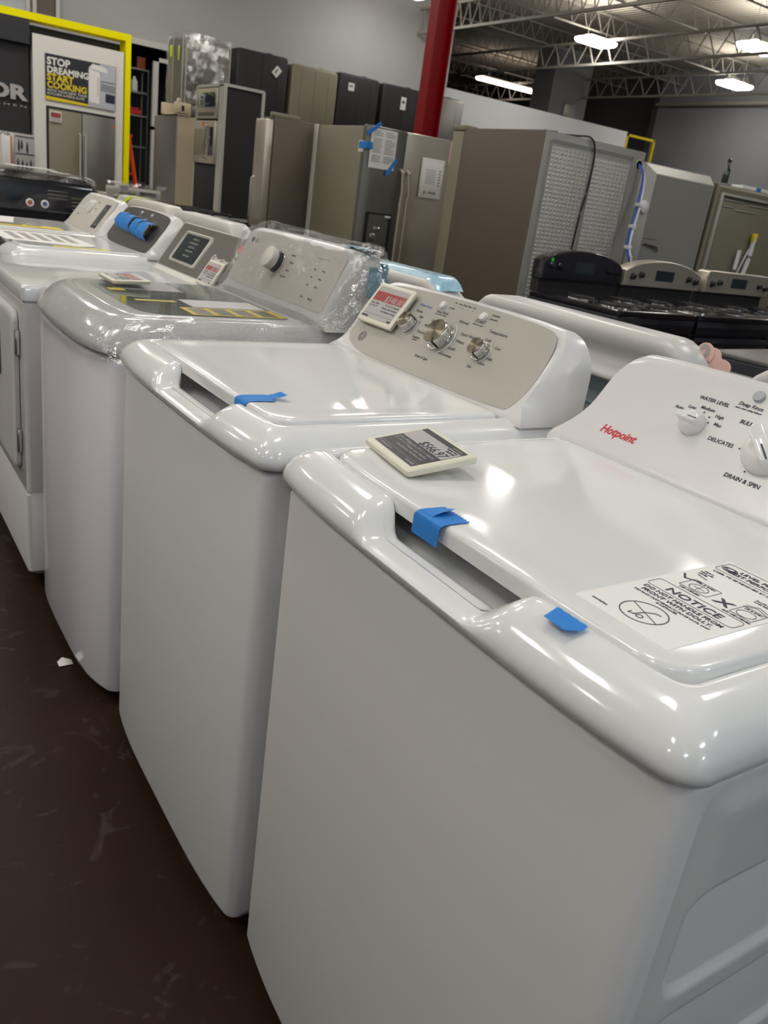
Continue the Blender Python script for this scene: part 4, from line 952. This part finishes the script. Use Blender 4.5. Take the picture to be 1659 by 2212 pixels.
for xx, p in ((.350, dl), (.412, dr_)):
    b = B(); b.tube([(xx, .01, 1.49), (xx, -.035, 1.47), (xx, -.042, 1.3), (xx, -.042, .75), (xx, -.035, .60), (xx, .01, .58)], .014, 10); obj('door_handle', b, 'steel', p)
b = B(); b.loft([[(x, y, z) for x, z in rrect(.062+i, .310-i, .815+i, 1.150-i, .012, 3)] for i, y in ((0, .006), (0, -.004), (.012, -.004), (.014, .002))], False, True); dp = obj('water_dispenser', b, 'black', dl)
b = B(); b.box(.12, .17, -.012, .0, .93, .99, .008); b.box(.15, .21, -.010, .0, 1.01, 1.04, .006); b.tube([(.15, -.008, .84), (.16, -.012, .87)], .02, 8); obj('dispenser_paddle', b, 'chrome', dp)
b = B(); b.box(.245, .300, -.006, -.004, 1.12, 1.135); obj('dispenser_label', b, 'paper', dp)
b = B(); b.box(-.002, .0, .045, .12, 1.58, 1.66, .001); obj('door_label', b, 'paper', T)
b = B(); b.box(.06, .82, .1, .8, 0, .021); obj('base_plate', b, 'black', T)
def sheet(label, loc, w, h, rot, lines=True):
    b = B(); n = 8
    b.grid([[(w*i/n, -.004*math.sin(i/n*PI)*math.sin(j/n*2.2), h*j/n) for j in range(n+1)] for i in range(n+1)])
    b.box(0, w, .0006, .0012, 0, h)
    o = obj('paper_sheet', b, 'paper', loc=loc); o.rotation_euler = (0, rot, 0); tag(o, label, 'paper sheet')
    b = B()
    for k in range(17):
        if k in (3, 12): continue
        b.box(w*.08, w*(.42 if k % 3 else .36), -.0052, -.0048, h*(.92-k*.047), h*(.92-k*.047)+.003); b.box(w*.54, w*(.92 if k % 4 else .8), -.0052, -.0048, h*(.92-k*.047), h*(.92-k*.047)+.003)
    obj('printed_lines', b, 'ink_grey', o); return o
sheet('white paper sheet held with two blue tapes on the dark left fridge door', (3.108, 5.642, 1.475), .24, .285, 0)
def btape(label, loc, ln, rot):
    b = B(); b.box(-ln/2, ln/2, -.001, .0005, -.014, .014); o = obj('blue_tape', b, 'blue_tape', loc=loc); o.rotation_euler = (0, rot, 0); tag(o, label, 'tape', 'blue tape pieces')
btape('slanted blue tape at the top left of the paper on the fridge door', (3.125, 5.634, 1.755), .14, math.radians(-38))
btape('blue tape strip at the lower right of the paper on the fridge door', (3.32, 5.634, 1.50), .15, math.radians(-55))
b = B(); b.box(-.0012, .0, -.06, .06, -.025, .025); b.box(0, .05, -.063, -.0605, -.025, .025); o = obj('blue_tape', b, 'blue_tape', loc=(3.076, 5.70, 1.63)); tag(o, 'square blue tape wrapping the left side edge of the stainless fridge', 'tape', 'blue tape pieces')
T = thing('price_card', 'printed white price card on the bright right stainless fridge door', 'price card', (3.612, 5.636, 1.315))
b = B(); b.box(0, .225, 0, .003, 0, .30, .001); obj('card', b, 'paper', T)
b = B()
for k in range(9): b.box(.05, .15, -.0006, -.0001, .11+k*.013, .113+k*.013)
b.box(.01, .215, -.0006, -.0001, .285, .286); b.box(.01, .215, -.0006, -.0001, .012, .013); b.box(.01, .011, -.0006, -.0001, .012, .286); b.box(.214, .215, -.0006, -.0001, .012, .286)
for k in range(6): b.box(.18, .20, -.0006, -.0001, .10+k*.022, .108+k*.022)
obj('printed_lines', b, 'ink_grey', T)
texts('price_text', [('$1,199.00', .11, .03, .032, 'CENTER', 0, 0, .02)], 'ink', T, F((0, 0, 0), (1, 0, 0), (0, 0, 1)), .0006)
b = B(); b.box(.0, .07, .003, .006, 0, .17); o = obj('energy_card', b, 'pink', loc=(3.885, 5.655, 1.60)); tag(o, 'pink and white label strip on the right edge of the stainless fridge door', 'label')
b = B()
for k in range(6): b.box(.03, .065, .0018, .003, .012+k*.026, .026+k*.026)
obj('printed_lines', b, 'tag_red', o)

# E: side of fridge left of D (doors facing left)
T = thing('refrigerator', 'taupe-sided fridge with its doors facing left, beside the side-by-side fridge', 'refrigerator', (2.62, 6.60, 0))
b = B(); b.box(.12, .85, .0, .22, .02, 1.775, .004); obj('cabinet', b, 'brown_side', T)
b = B(); b.box(.045, .115, .002, .22, .80, 1.75, .012); b.box(.045, .115, .002, .22, .05, .79, .012); obj('door', b, 'steel', T)
b = B(); b.box(.10, .36, .01, .06, 1.776, 1.81, .004); obj('hinge_cover', b, 'steel_side', T)
b = B(); b.box(.15, .8, .03, .20, 0, .021); obj('base_plate', b, 'black', T)
b = B(); b.tube([(.045, .17, 1.3), (.02, .17, 1.28), (.02, .17, .9), (.045, .17, .88)], .010, 8); obj('door_handle', b, 'chrome', T)
# red pillar
b = B(); b.box(-.105, .105, -.012, .012, 0, 5.74); b.box(-.115, -.095, -.08, .08, 0, 5.74); b.box(.095, .115, -.08, .08, 0, 5.74); b.box(-.2, .2, -.15, .15, 0, .02)
o = obj('support_column', b, 'red_paint', loc=(5.32, 8.1, 0)); tag(o, 'dark red steel column rising between the fridges and the ceiling', 'column')

# ================================================================== tower oven cabinet
T = thing('oven_cabinet', 'dark built-in oven tower with grey metal edges, microwave and oven stacked', 'oven cabinet', (3.04, 8.45, 0))
w, d, h = .42, .75, 2.12
b = B(); b.box(.01, w-.01, .01, d-.01, .0, h-.01); obj('side_panels', b, 'black_panel', T)
b = B()
for x in (0, w): 
    for y in (0, d): b.box(x-.016, x+.016, y-.016, y+.016, 0, h)
for z in (h, .84, .06):
    b.box(0, w, -.014, .014, z-.016, z+.012); b.box(0, w, d-.014, d+.014, z-.016, z+.012); b.box(-.014, .014, 0, d, z-.016, z+.012); b.box(w-.014, w+.014, 0, d, z-.016, z+.012)
b.box(-.014, 0, .0, .12, .06, h); obj('metal_frame', b, 'light_edge', T)
b = B(); b.box(-.035, .0, .13, .70, 1.80, 2.09, .006); ov = obj('oven', b, 'steel', T)
b = B(); b.box(-.042, -.034, .16, .67, 1.91, 2.05, .004); obj('oven_window', b, 'glass_dark', ov)
b = B()
for k in range(16): b.box(-.040, -.034, .19+k*.028, .20+k*.028, 1.825, 1.86)
obj('vent_slats', b, 'steel_dark', ov)
b = B(); b.box(-.045, .0, .12, .72, 1.36, 1.78, .01); mw = obj('microwave', b, 'steel', T)
b = B(); b.box(-.052, -.044, .36, .68, 1.44, 1.70, .004); obj('microwave_window', b, 'steel_side', mw)
b = B(); b.box(-.052, -.044, .155, .27, 1.44, 1.72, .004); obj('microwave_keypad', b, 'black_gloss', mw)
b = B(); b.tube([(-.045, .315, 1.73), (-.085, .315, 1.72), (-.085, .315, 1.42), (-.045, .315, 1.41)], .012, 8); obj('microwave_handle', b, 'light_edge', mw)
b = B(); b.box(-.0465, -.045, .42, .47, 1.725, 1.765); obj('orange_sticker', b, 'orange', mw)
b = B(); b.box(-.02, .0, .12, .72, .88, 1.35, .004); obj('lower_oven_opening', b, 'black', T)

# beige cabinet with the wrapped appliance over it
T = thing('refrigerator', 'tall fridge with dark front and beige side, left of the oven tower', 'refrigerator', (3.035, 9.80, 0))
b = B(); b.box(.0, .62, .0, .02, .02, 1.84); b.box(.012, .62, .02, .80, .02, 1.84, .004); obj('cabinet', b, 'beige', T)
b = B(); b.box(-.012, .010, .006, .80, .04, 1.835, .006); obj('door', b, 'steel_dark', T)
b = B(); b.box(.05, .6, .05, .75, 0, .021); obj('base_plate', b, 'black', T)
T = thing('microwave_chassis', 'cream bare appliance chassis with dark slot on top of the beige-sided fridge', 'appliance part', (2.99, 9.78, 1.845))
b = B(); b.box(.0, .19, .0, .06, 0, .13, .01); b.box(.02, .15, .0, .5, .0, .02); b.box(.02, .06, .0, .02, .11, .17, .01); b.box(.0, .19, .45, .5, 0, .13, .01); obj('bracket', b, 'beige', T)
b = B(); b.box(.075, .105, -.004, .0, .04, .10); obj('slot', b, 'black', T)
b = B(); b.box(.21, .42, .03, .24, 0, .115, .01); b.lathe([(.03, 0), (.03, .01), (.01, .01)], 16, F((.33, .03, .06), (1, 0, 0), (0, 0, 1))); obj('motor_block', b, 'steel_dark', T)
def wrapped(label, x0, x1, y, z0, z1, d=.60, m='black_panel', tagpos=None, film=False, group='appliances stacked high before the back wall'):
    T = thing('stacked_refrigerator', label, 'refrigerator', (x0, y, z0), 0, group); w = x1-x0; h = z1-z0
    b = B(); b.loft([[(x, yy, z) for x, yy in rrect(i, w-i, i, d-i, .03, 4)] for i, z in ((.01, 0), (0, .02), (0, h-.05), (.012, h-.02), (.04, h-.004), (.06, h))], True, True)
    o = obj('cabinet', b, m, T)
    b = B()
    for k in range(3): b.box(w*(.2+.3*k)-.004, w*(.2+.3*k)+.004, -.004, .01, .05, h-.08, .002)
    b.box(.06, w-.06, -.003, .01, h*.45, h*.45+.008); b.box(w*.62, w*.72, .1, .2, h, h+.02, .004); obj('seam_ribs', b, m, T)
    if tagpos:
        px, pz, r, sw, sh_ = tagpos
        b = B(); b.prism([(-sw/2, -sh_/2), (sw/2, -sh_/2), (sw/2, sh_/2), (-sw/2, sh_/2)], .003, F((px, -.006, pz), (math.cos(r), 0, math.sin(r)), (-math.sin(r), 0, math.cos(r)))); t_ = obj('paper_label', b, 'paper', T)
        b = B(); b.prism([(-sw*.3, -.0), (sw*.25, -.0), (sw*.25, sh_*.2), (-sw*.3, sh_*.2)], .001, F((px, -.0095, pz), (math.cos(r), 0, math.sin(r)), (-math.sin(r), 0, math.cos(r)))); obj('label_print', b, 'ink_grey', t_)
    return T
U1 = wrapped('plastic-wrapped dark appliance, leftmost in the high stacked row, tall bright film folds', 3.14, 3.70, 10.0, 1.985, 2.70, .55, 'steel_dark', (.13, .66, -.5, .13, .09))
b = B(); L = []
for k in range(10):
    z = -.02+.76*k/9; P = plan(-.015, .575, -.015, .565, .03, .03); L.append([wob((x, y, z), .012, 9) for x, y in P])
b.loft(L, False, True); obj('film_wrap', b, 'film', U1)
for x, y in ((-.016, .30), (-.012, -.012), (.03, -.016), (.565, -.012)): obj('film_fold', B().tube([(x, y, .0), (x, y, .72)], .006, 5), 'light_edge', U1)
b = B(); b.box(-.018, -.012, .34, .42, .50, .62, .004); b.box(-.018, -.012, .10, .13, .45, .6, .002); obj('yellow_label', b, 'neon', U1)
b = B(); b.box(.30, .54, .05, .5, -.14, .0); obj('crate_base', b, 'wood', U1)
wrapped('black stacked fridge with tilted paper label, second from the left in the high row', 6.14, 7.17, 15.6, 1.80, 3.49, .75, 'black_panel', (.80, 1.42, .9, .17, .13))
wrapped('olive-grey double-door stacked fridge in the high row, no label', 7.27, 8.27, 15.6, 1.80, 3.44, .70, 'steel_side')
wrapped('black stacked fridge with an upright square label, right of the olive-grey one', 8.30, 9.24, 15.6, 1.80, 3.48, .70, 'black_panel', (.28, 1.45, 0, .14, .14))
wrapped('black stacked fridge with long curled label, just left of the red column', 9.34, 10.36, 15.6, 1.80, 3.47, .70, 'black_panel', (.52, 1.36, .0, .13, .24))
wrapped('grey-black stacked fridge showing right of the red column', 10.42, 11.44, 15.6, 1.80, 3.47, .70, 'steel_dark')
# the lower fridges carrying the high row
for i, x0_ in enumerate((6.14, 7.27, 8.30, 9.34, 10.42)):
    T = thing('refrigerator', 'lower dark fridge holding the stacked fridge above it, mostly hidden', 'refrigerator', (x0_, 15.58, 0), 0, 'lower fridges of the high row')
    b = B(); b.box(0, .95, 0, .74, .02, 1.795, .01); obj('cabinet', b, 'steel_dark', T)
    b = B(); b.box(.05, .9, .05, .7, 0, .021); obj('base_plate', b, 'black', T)
b = B(); b.box(3.9, 5.9, 13.2, 13.9, 0, .9, .02); o = obj('crated_appliance', b, 'black_panel'); tag(o, 'low dark crate standing before the back wall behind the oven tower', 'crate')

# ================================================================== black cooktops row, wrapped range by tower
T = thing('kitchen_range', 'black gas range with dark grates in front of the oven tower', 'range', (2.12, 6.75, 0))
b = B(); b.box(0, .42, 0, 1.0, .02, .90, .01); obj('body', b, 'navy_side', T)
b = B(); b.box(-.01, .43, -.01, 1.01, .90, .925, .008); ct = obj('cooktop', b, 'steel_dark', T)
b = B()
for y in (.1, .3, .5, .7, .9): b.box(.02, .40, y-.008, y+.008, .935, .955, .003)
for x in (.05, .2, .36): b.box(x-.006, x+.006, .02, .98, .935, .95, .003); b.box(x-.006, x+.006, .05, .065, .922, .94); b.box(x-.006, x+.006, .93, .945, .922, .94)
obj('grates', b, 'black', ct)
b = B(); b.box(.03, .4, .05, .95, 0, .021); obj('base_plate', b, 'black', T)
T = thing('kitchen_range', 'plastic-wrapped pale range with a small price tag, before the yellow frame', 'range', (2.03, 9.0, 0))
b = B(); b.box(0, .58, .02, .55, .02, .90, .01); obj('body', b, 'sticker', T)
b = B(); b.box(-.01, .59, -.01, .56, .90, .925, .006); obj('cooktop', b, 'steel', T)
b = B(); b.box(.0, .57, .0, .06, .925, 1.01, .01); bg = obj('backguard', b, 'console_beige', T)
b = B(); b.box(.34, .52, -.006, .0, .945, .985, .003); obj('clock_display', b, 'glass_dark', bg)
for x in (.24, .27): b = B(); b.lathe([(.018, 0), (.016, .02), (.010, .025)], 14, F((x, -.001, .965), (1, 0, 0), (0, 0, 1))); obj('knob', b, 'chrome', bg)
b = B(); b.box(.05, .5, .05, .5, 0, .021); obj('base_plate', b, 'black', T)
price_tag('tiny price tag with red band on the backguard of the wrapped pale range', F((2.145, 8.985, .965), (1, 0, 0), (0, -.1, 1)), .10, .075, lines=False)
b = B(); b.grid([[wob((x/12*.62-.02, -.035+.05*math.sin(z*2.), .86+z*.20/6), .01, 14) for z in range(7)] for x in range(13)]); o = obj('plastic_film', b, 'film', loc=(2.03, 9.0, 0), ang=80); tag(o, 'clear film draped over the backguard of the pale range', 'plastic film')

# ================================================================== THOR display (y = 12)
s = 12.31/10.31
def X(x): return -.494+(x+.494)*s
def Z(z): return 1.257+(z-1.257)*s
Y0_ = 12.05
T = thing('display_booth', 'yellow-framed kitchen display booth with black brand wall and white panel', 'display booth', (X(2.56), Y0_, 0))
ox = X(2.56)
def XL(x): return X(x)-ox
zt = Z(2.571)
b = B(); b.box(XL(2.50), 0, 0, .28, 0, Z(2.485)+.021, .0); b.box(-4.2, 0, 0, .28, Z(2.485)+.02, zt, .0); fr = obj('yellow_frame', b, 'yellow_frame', T)
b = B(); b.box(-4.2, XL(2.50), .28, .34, .0, zt-.11); obj('dark_backing', b, 'poster_black', T)
b = B(); b.box(XL(1.53), XL(1.66), .02, .27, 0, Z(2.385)); b.box(XL(2.40), XL(2.485), .02, .27, 0, Z(2.385)); b.box(XL(1.66), XL(2.40), .02, .27, Z(1.715), Z(2.385)); wp = obj('white_panel', b, 'white_panel', T)
b = B(); b.box(-4.2, XL(1.50), .10, .27, 1.42, Z(2.37)); obj('black_brand_wall', b, 'charcoal_wall', T)
b = B(); b.box(-4.2, XL(1.50), .06, .27, 0, 1.42); lo = obj('white_lower_panel', b, 'white_panel', T)
b = B(); b.box(-4.2, XL(1.50), .0, .27, Z(2.27), Z(2.485)+.02); obj('dark_fascia', b, 'poster_black', T)
FB = F((0, .10, 0), (1, 0, 0), (0, 0, 1))
texts('raised_brand_lettering', [('THOR', XL(1.462), Z(1.705)+.03, .225, 'RIGHT', 0, 0, .045, 1.42)], 'tag_grey', T, FB, .02, .02)
texts('small_brand_lettering', [('K I T C H E N', XL(1.475), Z(1.655), .042, 'RIGHT', 0, 0, 0, 2.6)], 'tag_grey', T, FB, .003)
texts('panel_lettering', [('THOR', XL(1.30), 1.36, .075, 'RIGHT', 0, 0, .02, 1.2), ('KITCHEN', XL(1.47), 1.35, .03, 'RIGHT')], 'ink_grey', lo, F((0, .06, 0), (1, 0, 0), (0, 0, 1)), .003)
b = B(); b.box(XL(1.345), XL(1.365), .05, .06, 1.35, 1.39); obj('yellow_mark', b, 'yellow', lo)
# poster
P = thing('poster', 'black and yellow poster reading STOP DREAMING START COOKING on white panel', 'poster', (X(1.652), Y0_+.0, Z(1.775)))
pw, ph = X(2.395)-X(1.652), Z(2.222)-Z(1.775)
b = B(); b.box(0, pw, 0, .015, 0, ph); bd = obj('board', b, 'poster_black', P)
FPp = F((0, 0, 0), (1, 0, 0), (0, 0, 1))
texts('white_headline', [('STOP', .018, ph*.775, .118, 'LEFT', 0, 0, .035), ('DREAMING', .018, ph*.60, .103, 'LEFT', 0, 0, .035)], 'paper', bd, FPp, .001)
texts('yellow_headline', [('START', .018, ph*.435, .112, 'LEFT', 0, 0, .035), ('COOKING', .018, ph*.275, .104, 'LEFT', 0, 0, .035)], 'yellow', bd, FPp, .001)
texts('small_text', [('WITH YOUR NEW THOR', .018, ph*.19, .044, 'LEFT'), ('KITCHEN 6-PIECE SUITE', .018, ph*.115, .044, 'LEFT')], 'paper', bd, FPp, .001)
b = B(); b.prism([(0, 0), (pw*.76, 0), (pw*.76, ph*.04), (0, ph*.085)], .001, FPp); obj('yellow_band', b, 'yellow', bd)
b = B(); b.prism([(pw*.60, .0), (pw*.995, 0), (pw*.995, ph*.995), (pw*.78, ph*.995), (pw*.60, ph*.84)], .001, FPp, .0005); im = obj('kitchen_picture', b, 'poster_grey', bd)
b = B(); b.prism([(pw*.60, ph*.86), (pw*.87, ph*.82), (pw*.87, ph*.90), (pw*.80, ph*.95), (pw*.66, ph*.97)], .0006, FPp, .0016); b.prism([(pw*.61, ph*.12), (pw*.76, ph*.10), (pw*.76, ph*.80), (pw*.61, ph*.84)], .0006, FPp, .0016); obj('printed_fridge', b, 'paper', im)
b = B(); b.prism([(pw*.85, ph*.16), (pw*.99, ph*.15), (pw*.99, ph*.35), (pw*.85, ph*.36)], .0006, FPp, .0016); b.box(pw*.735, pw*.74, -.0024, -.002, ph*.25, ph*.7); b.box(pw*.78, pw*.99, -.0024, -.002, ph*.60, ph*.62); obj('printed_oven', b, 'ink', im)
b = B(); b.prism([(pw*.78, ph*.40), (pw*.99, ph*.38), (pw*.99, ph*.55), (pw*.78, ph*.57)], .0006, FPp, .0014); obj('printed_hood', b, 'poster_mid', im)
# fridge in booth
T = thing('refrigerator', 'stainless french-door fridge built into the white display panel', 'refrigerator', (X(1.668), Y0_-.02, 0))
fw_, fh = X(2.392)-X(1.668), Z(1.70)
b = B(); b.box(-.012, fw_+.008, .03, .28, 0, fh+.02); obj('cabinet', b, 'black', T)
for a_, c_, hx in ((.0+.012, fw_*.5-.004, fw_*.5-.035), (fw_*.5+.004, fw_-.004, fw_*.5+.035)):
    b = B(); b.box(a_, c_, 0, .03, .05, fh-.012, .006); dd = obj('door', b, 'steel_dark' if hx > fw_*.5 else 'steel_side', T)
    b = B(); b.tube([(hx, .0, 1.52), (hx, -.045, 1.51), (hx, -.045, .75), (hx, .0, .74)], .015, 10); obj('door_handle', b, 'light_edge', dd)
b = B(); b.box(fw_-.04, fw_-.015, -.002, 0, 1.66, 1.69); obj('red_sticker', b, 'orange', T)
price_tag('price tag with red band in the upper left corner of the built-in display fridge', F((X(1.672)+.015, Y0_-.033, Z(1.562)), (1, 0, 0), (0, 0, 1)), .145, .13, lines=False)
# small display cards at lower left
T = thing('display_board', 'grey display board with dark cutlery silhouettes below the black brand wall', 'display board', (X(1.31), Y0_-.12, Z(1.0)))
b = B(); b.box(0, .24, 0, .03, 0, .47, .004); obj('board', b, 'tag_grey', T)
b = B(); 
for x_, z_, h_ in ((.05, .25, .16), (.085, .28, .12), (.15, .24, .14), (.035, .04, .13), (.09, .04, .12), (.14, .04, .10), (.19, .04, .13)): b.lathe([(.004, 0), (.014, h_*.3), (.010, h_*.7), (.003, h_)], 10, Matrix.Translation((x_, -.004, z_)) @ Matrix.Diagonal((1, .2, 1, 1)))
b.box(.01, .23, -.006, 0, .225, .235); b.box(.01, .23, -.006, 0, .43, .44); obj('cutlery', b, 'ink', T)
b = B(); b.box(-.0, .46, -.02, .10, -Z(1.0), -.005); obj('plinth', b, 'white_panel', T)
T = thing('display_box', 'narrow white product box with copper edge beside the cutlery board', 'box', (X(1.185), Y0_-.12, Z(1.08)))
b = B(); b.box(0, .10, 0, .1, 0, .33, .004); obj('carton', b, 'sticker', T)
b = B(); b.box(.10, .115, 0, .1, 0, .33, .003); obj('copper_edge', b, 'amber', T)
b = B(); b.box(-.3, .13, -.02, .10, -.12, -.0, .01); obj('steel_tray', b, 'light_edge', T)
b = B(); b.box(-.3, .13, -.02, .10, -Z(1.08), -.12); obj('plinth', b, 'white_panel', T)
# windows high on the wall
s2 = 16.81/11.21
def X2(x): return -.494+(x+.494)*s2
def Z2(z): return 1.257+(z-1.257)*s2
for i, (xa, xb_, m_) in enumerate(((1.0, 1.68, 'poster_grey'), (1.71, 2.00, 'brown_side'))):
    b = B(); xa, xb_ = X2(xa), X2(xb_); zb_ = 3.35; ztt = 4.6
    b.box(xa, xa+.06, 16.52, 16.60, zb_, ztt); b.box(xb_-.06, xb_, 16.52, 16.60, zb_, ztt); b.box(xa, xb_, 16.52, 16.60, zb_, zb_+.05); b.box(xa, xb_, 16.52, 16.60, ztt-.05, ztt)
    wn = struct('window_%d' % (i+1), b, 'trimw'); b = B(); b.box(xa+.05, xb_-.05, 16.56, 16.59, zb_+.04, ztt-.04); obj('window_pane', b, m_, wn)

# things in the doorway
T = thing('shelving_unit', 'dark metal shelving seen through the doorway right of the yellow frame', 'shelf', (4.5, 16.95, 0))
b = B()
for z in (.9, 1.55, 2.1, 2.5, 2.9): b.box(0, .45, 0, .4, z, z+.03)
for x in (0, .43):
    for y in (0, .38): b.box(x, x+.02, y, y+.02, 0, 2.9)
obj('frame', b, 'steel_dark', T)
b = B(); b.lathe([(.06, 0), (.065, .01), (.065, .17), (.03, .22), (.028, .25), (.01, .26)], 18); o = obj('bottle', b, 'paper', loc=(4.70, 17.05, 2.531)); tag(o, 'white bottle on a dark shelf in the doorway', 'bottle')
b = B(); b.box(0, .28, 0, .2, 0, .09, .02); b.box(.04, .24, -.01, .0, .09, .12, .004); o = obj('plastic_bin', b, 'red', loc=(4.55, 17.0, 2.131)); tag(o, 'red plastic bin on the shelf below the white bottle', 'bin')
b = B(); b.box(0, .16, 0, .15, 0, .16, .02); o = obj('small_box', b, 'blue_hose', loc=(4.55, 17.22, 2.131)); tag(o, 'small blue box on the doorway shelf behind the red bin', 'box')
b = B(); b.box(0, .16, 0, .15, 0, .2, .01); o = obj('carton', b, 'amber', loc=(4.74, 17.02, 2.931)); tag(o, 'brown and pink carton high up in the doorway', 'box')
# ladder
T = thing('ladder', 'orange-red folding stepladder leaning open right of the yellow frame', 'ladder', (0, 0, 0))
b = B(); b.tube([(3.30, 12.6, 1.62), (3.62, 12.7, .0)], .03, 6); b.tube([(3.28, 12.95, 1.60), (3.60, 13.1, .0)], .03, 6)
for i in range(5): q = (i+.7)/5.4; b.tube([(3.30+.32*q, 12.6+.1*q, 1.62*(1-q)), (3.28+.32*q, 12.95+.15*q, 1.6*(1-q))], .018, 6)
obj('front_frame', b, 'orange', T)
b = B(); b.tube([(3.28, 12.62, 1.60), (3.16, 12.7, .0)], .03, 6); b.tube([(3.26, 12.95, 1.58), (3.14, 13.05, .0)], .03, 6); b.box(3.22, 3.36, 12.6, 12.98, 1.60, 1.64, .005); obj('rear_frame', b, 'red', T)

# yellow railing and box on the far side
b = B(); x0_, x1_, y_, z_ = 17.75, 18.87, 16.6, 3.73
b.box(x0_, x1_, y_-.03, y_+.03, z_-.03, z_+.03); b.box(x1_-.05, x1_+.01, y_-.03, y_+.03, 0, z_+.03); b.box(x0_, x0_+.05, y_-.03, y_+.03, 0, z_+.03)
o = obj('safety_railing', b, 'yellow'); tag(o, 'yellow steel railing frame at the right end of the white partition', 'railing')
T = thing('junction_box', 'pale electrical box on the grey column above the white partition', 'electrical box', (17.1, 18.55, 4.10))
b = B(); b.box(0, .42, -.06, .05, 0, .30, .01); obj('cover', b, 'light_edge', T)
b = B(); b.box(.15, .38, -.02, .05, -.7, .0); obj('yellow_conduit', b, 'yellow', T)
# scrap on floor
b = B(); b.grid([[(.0+i*.012, j*.012, .004+.006*((i*j) % 3)) for j in range(3)] for i in range(4)]); o = obj('paper_scrap', b, 'paper', loc=(-.075, 1.68, 0.0)); tag(o, 'tiny white paper scrap on the dark floor beside the bow-fronted washer', 'scrap')

# ================================================================== world, camera, view
w = bpy.data.worlds.new('World'); S.world = w; w.use_nodes = True
w.node_tree.nodes['Background'].inputs[0].default_value = (.6,.65,.75,1); w.node_tree.nodes['Background'].inputs[1].default_value = .05
cam = bpy.data.cameras.new('camera'); co = bpy.data.objects.new('camera', cam); COL.objects.link(co)
r = Vector((.83409262, -.53532818, .13309111)); u = Vector((.0887868, .36841091, .92541359)); f = Vector((.54443219, .76006391, -.3548189))
co.matrix_world = Matrix(((r.x, u.x, -f.x, -.49431086), (r.y, u.y, -f.y, -.26049075), (r.z, u.z, -f.z, 1.25668961), (0,0,0,1)))
cam.sensor_fit = 'VERTICAL'; cam.sensor_height = 36.; cam.lens = 1760.861/2212*36; cam.clip_start = .02; cam.clip_end = 100
cam.dof.use_dof = True; cam.dof.focus_distance = 1.15; cam.dof.aperture_fstop = 11
S.camera = co
S.view_settings.view_transform = 'Standard'; S.view_settings.look = 'None'; S.view_settings.gamma = 1; S.view_settings.use_curve_mapping = False
S.view_settings.exposure = 0.
try:
    S.cycles.use_denoising = True; S.cycles.max_bounces = 8; S.cycles.diffuse_bounces = 4; S.cycles.glossy_bounces = 4; S.cycles.transparent_max_bounces = 8; S.cycles.sample_clamp_indirect = 6; S.cycles.caustics_reflective = False; S.cycles.caustics_refractive = False
except Exception: pass
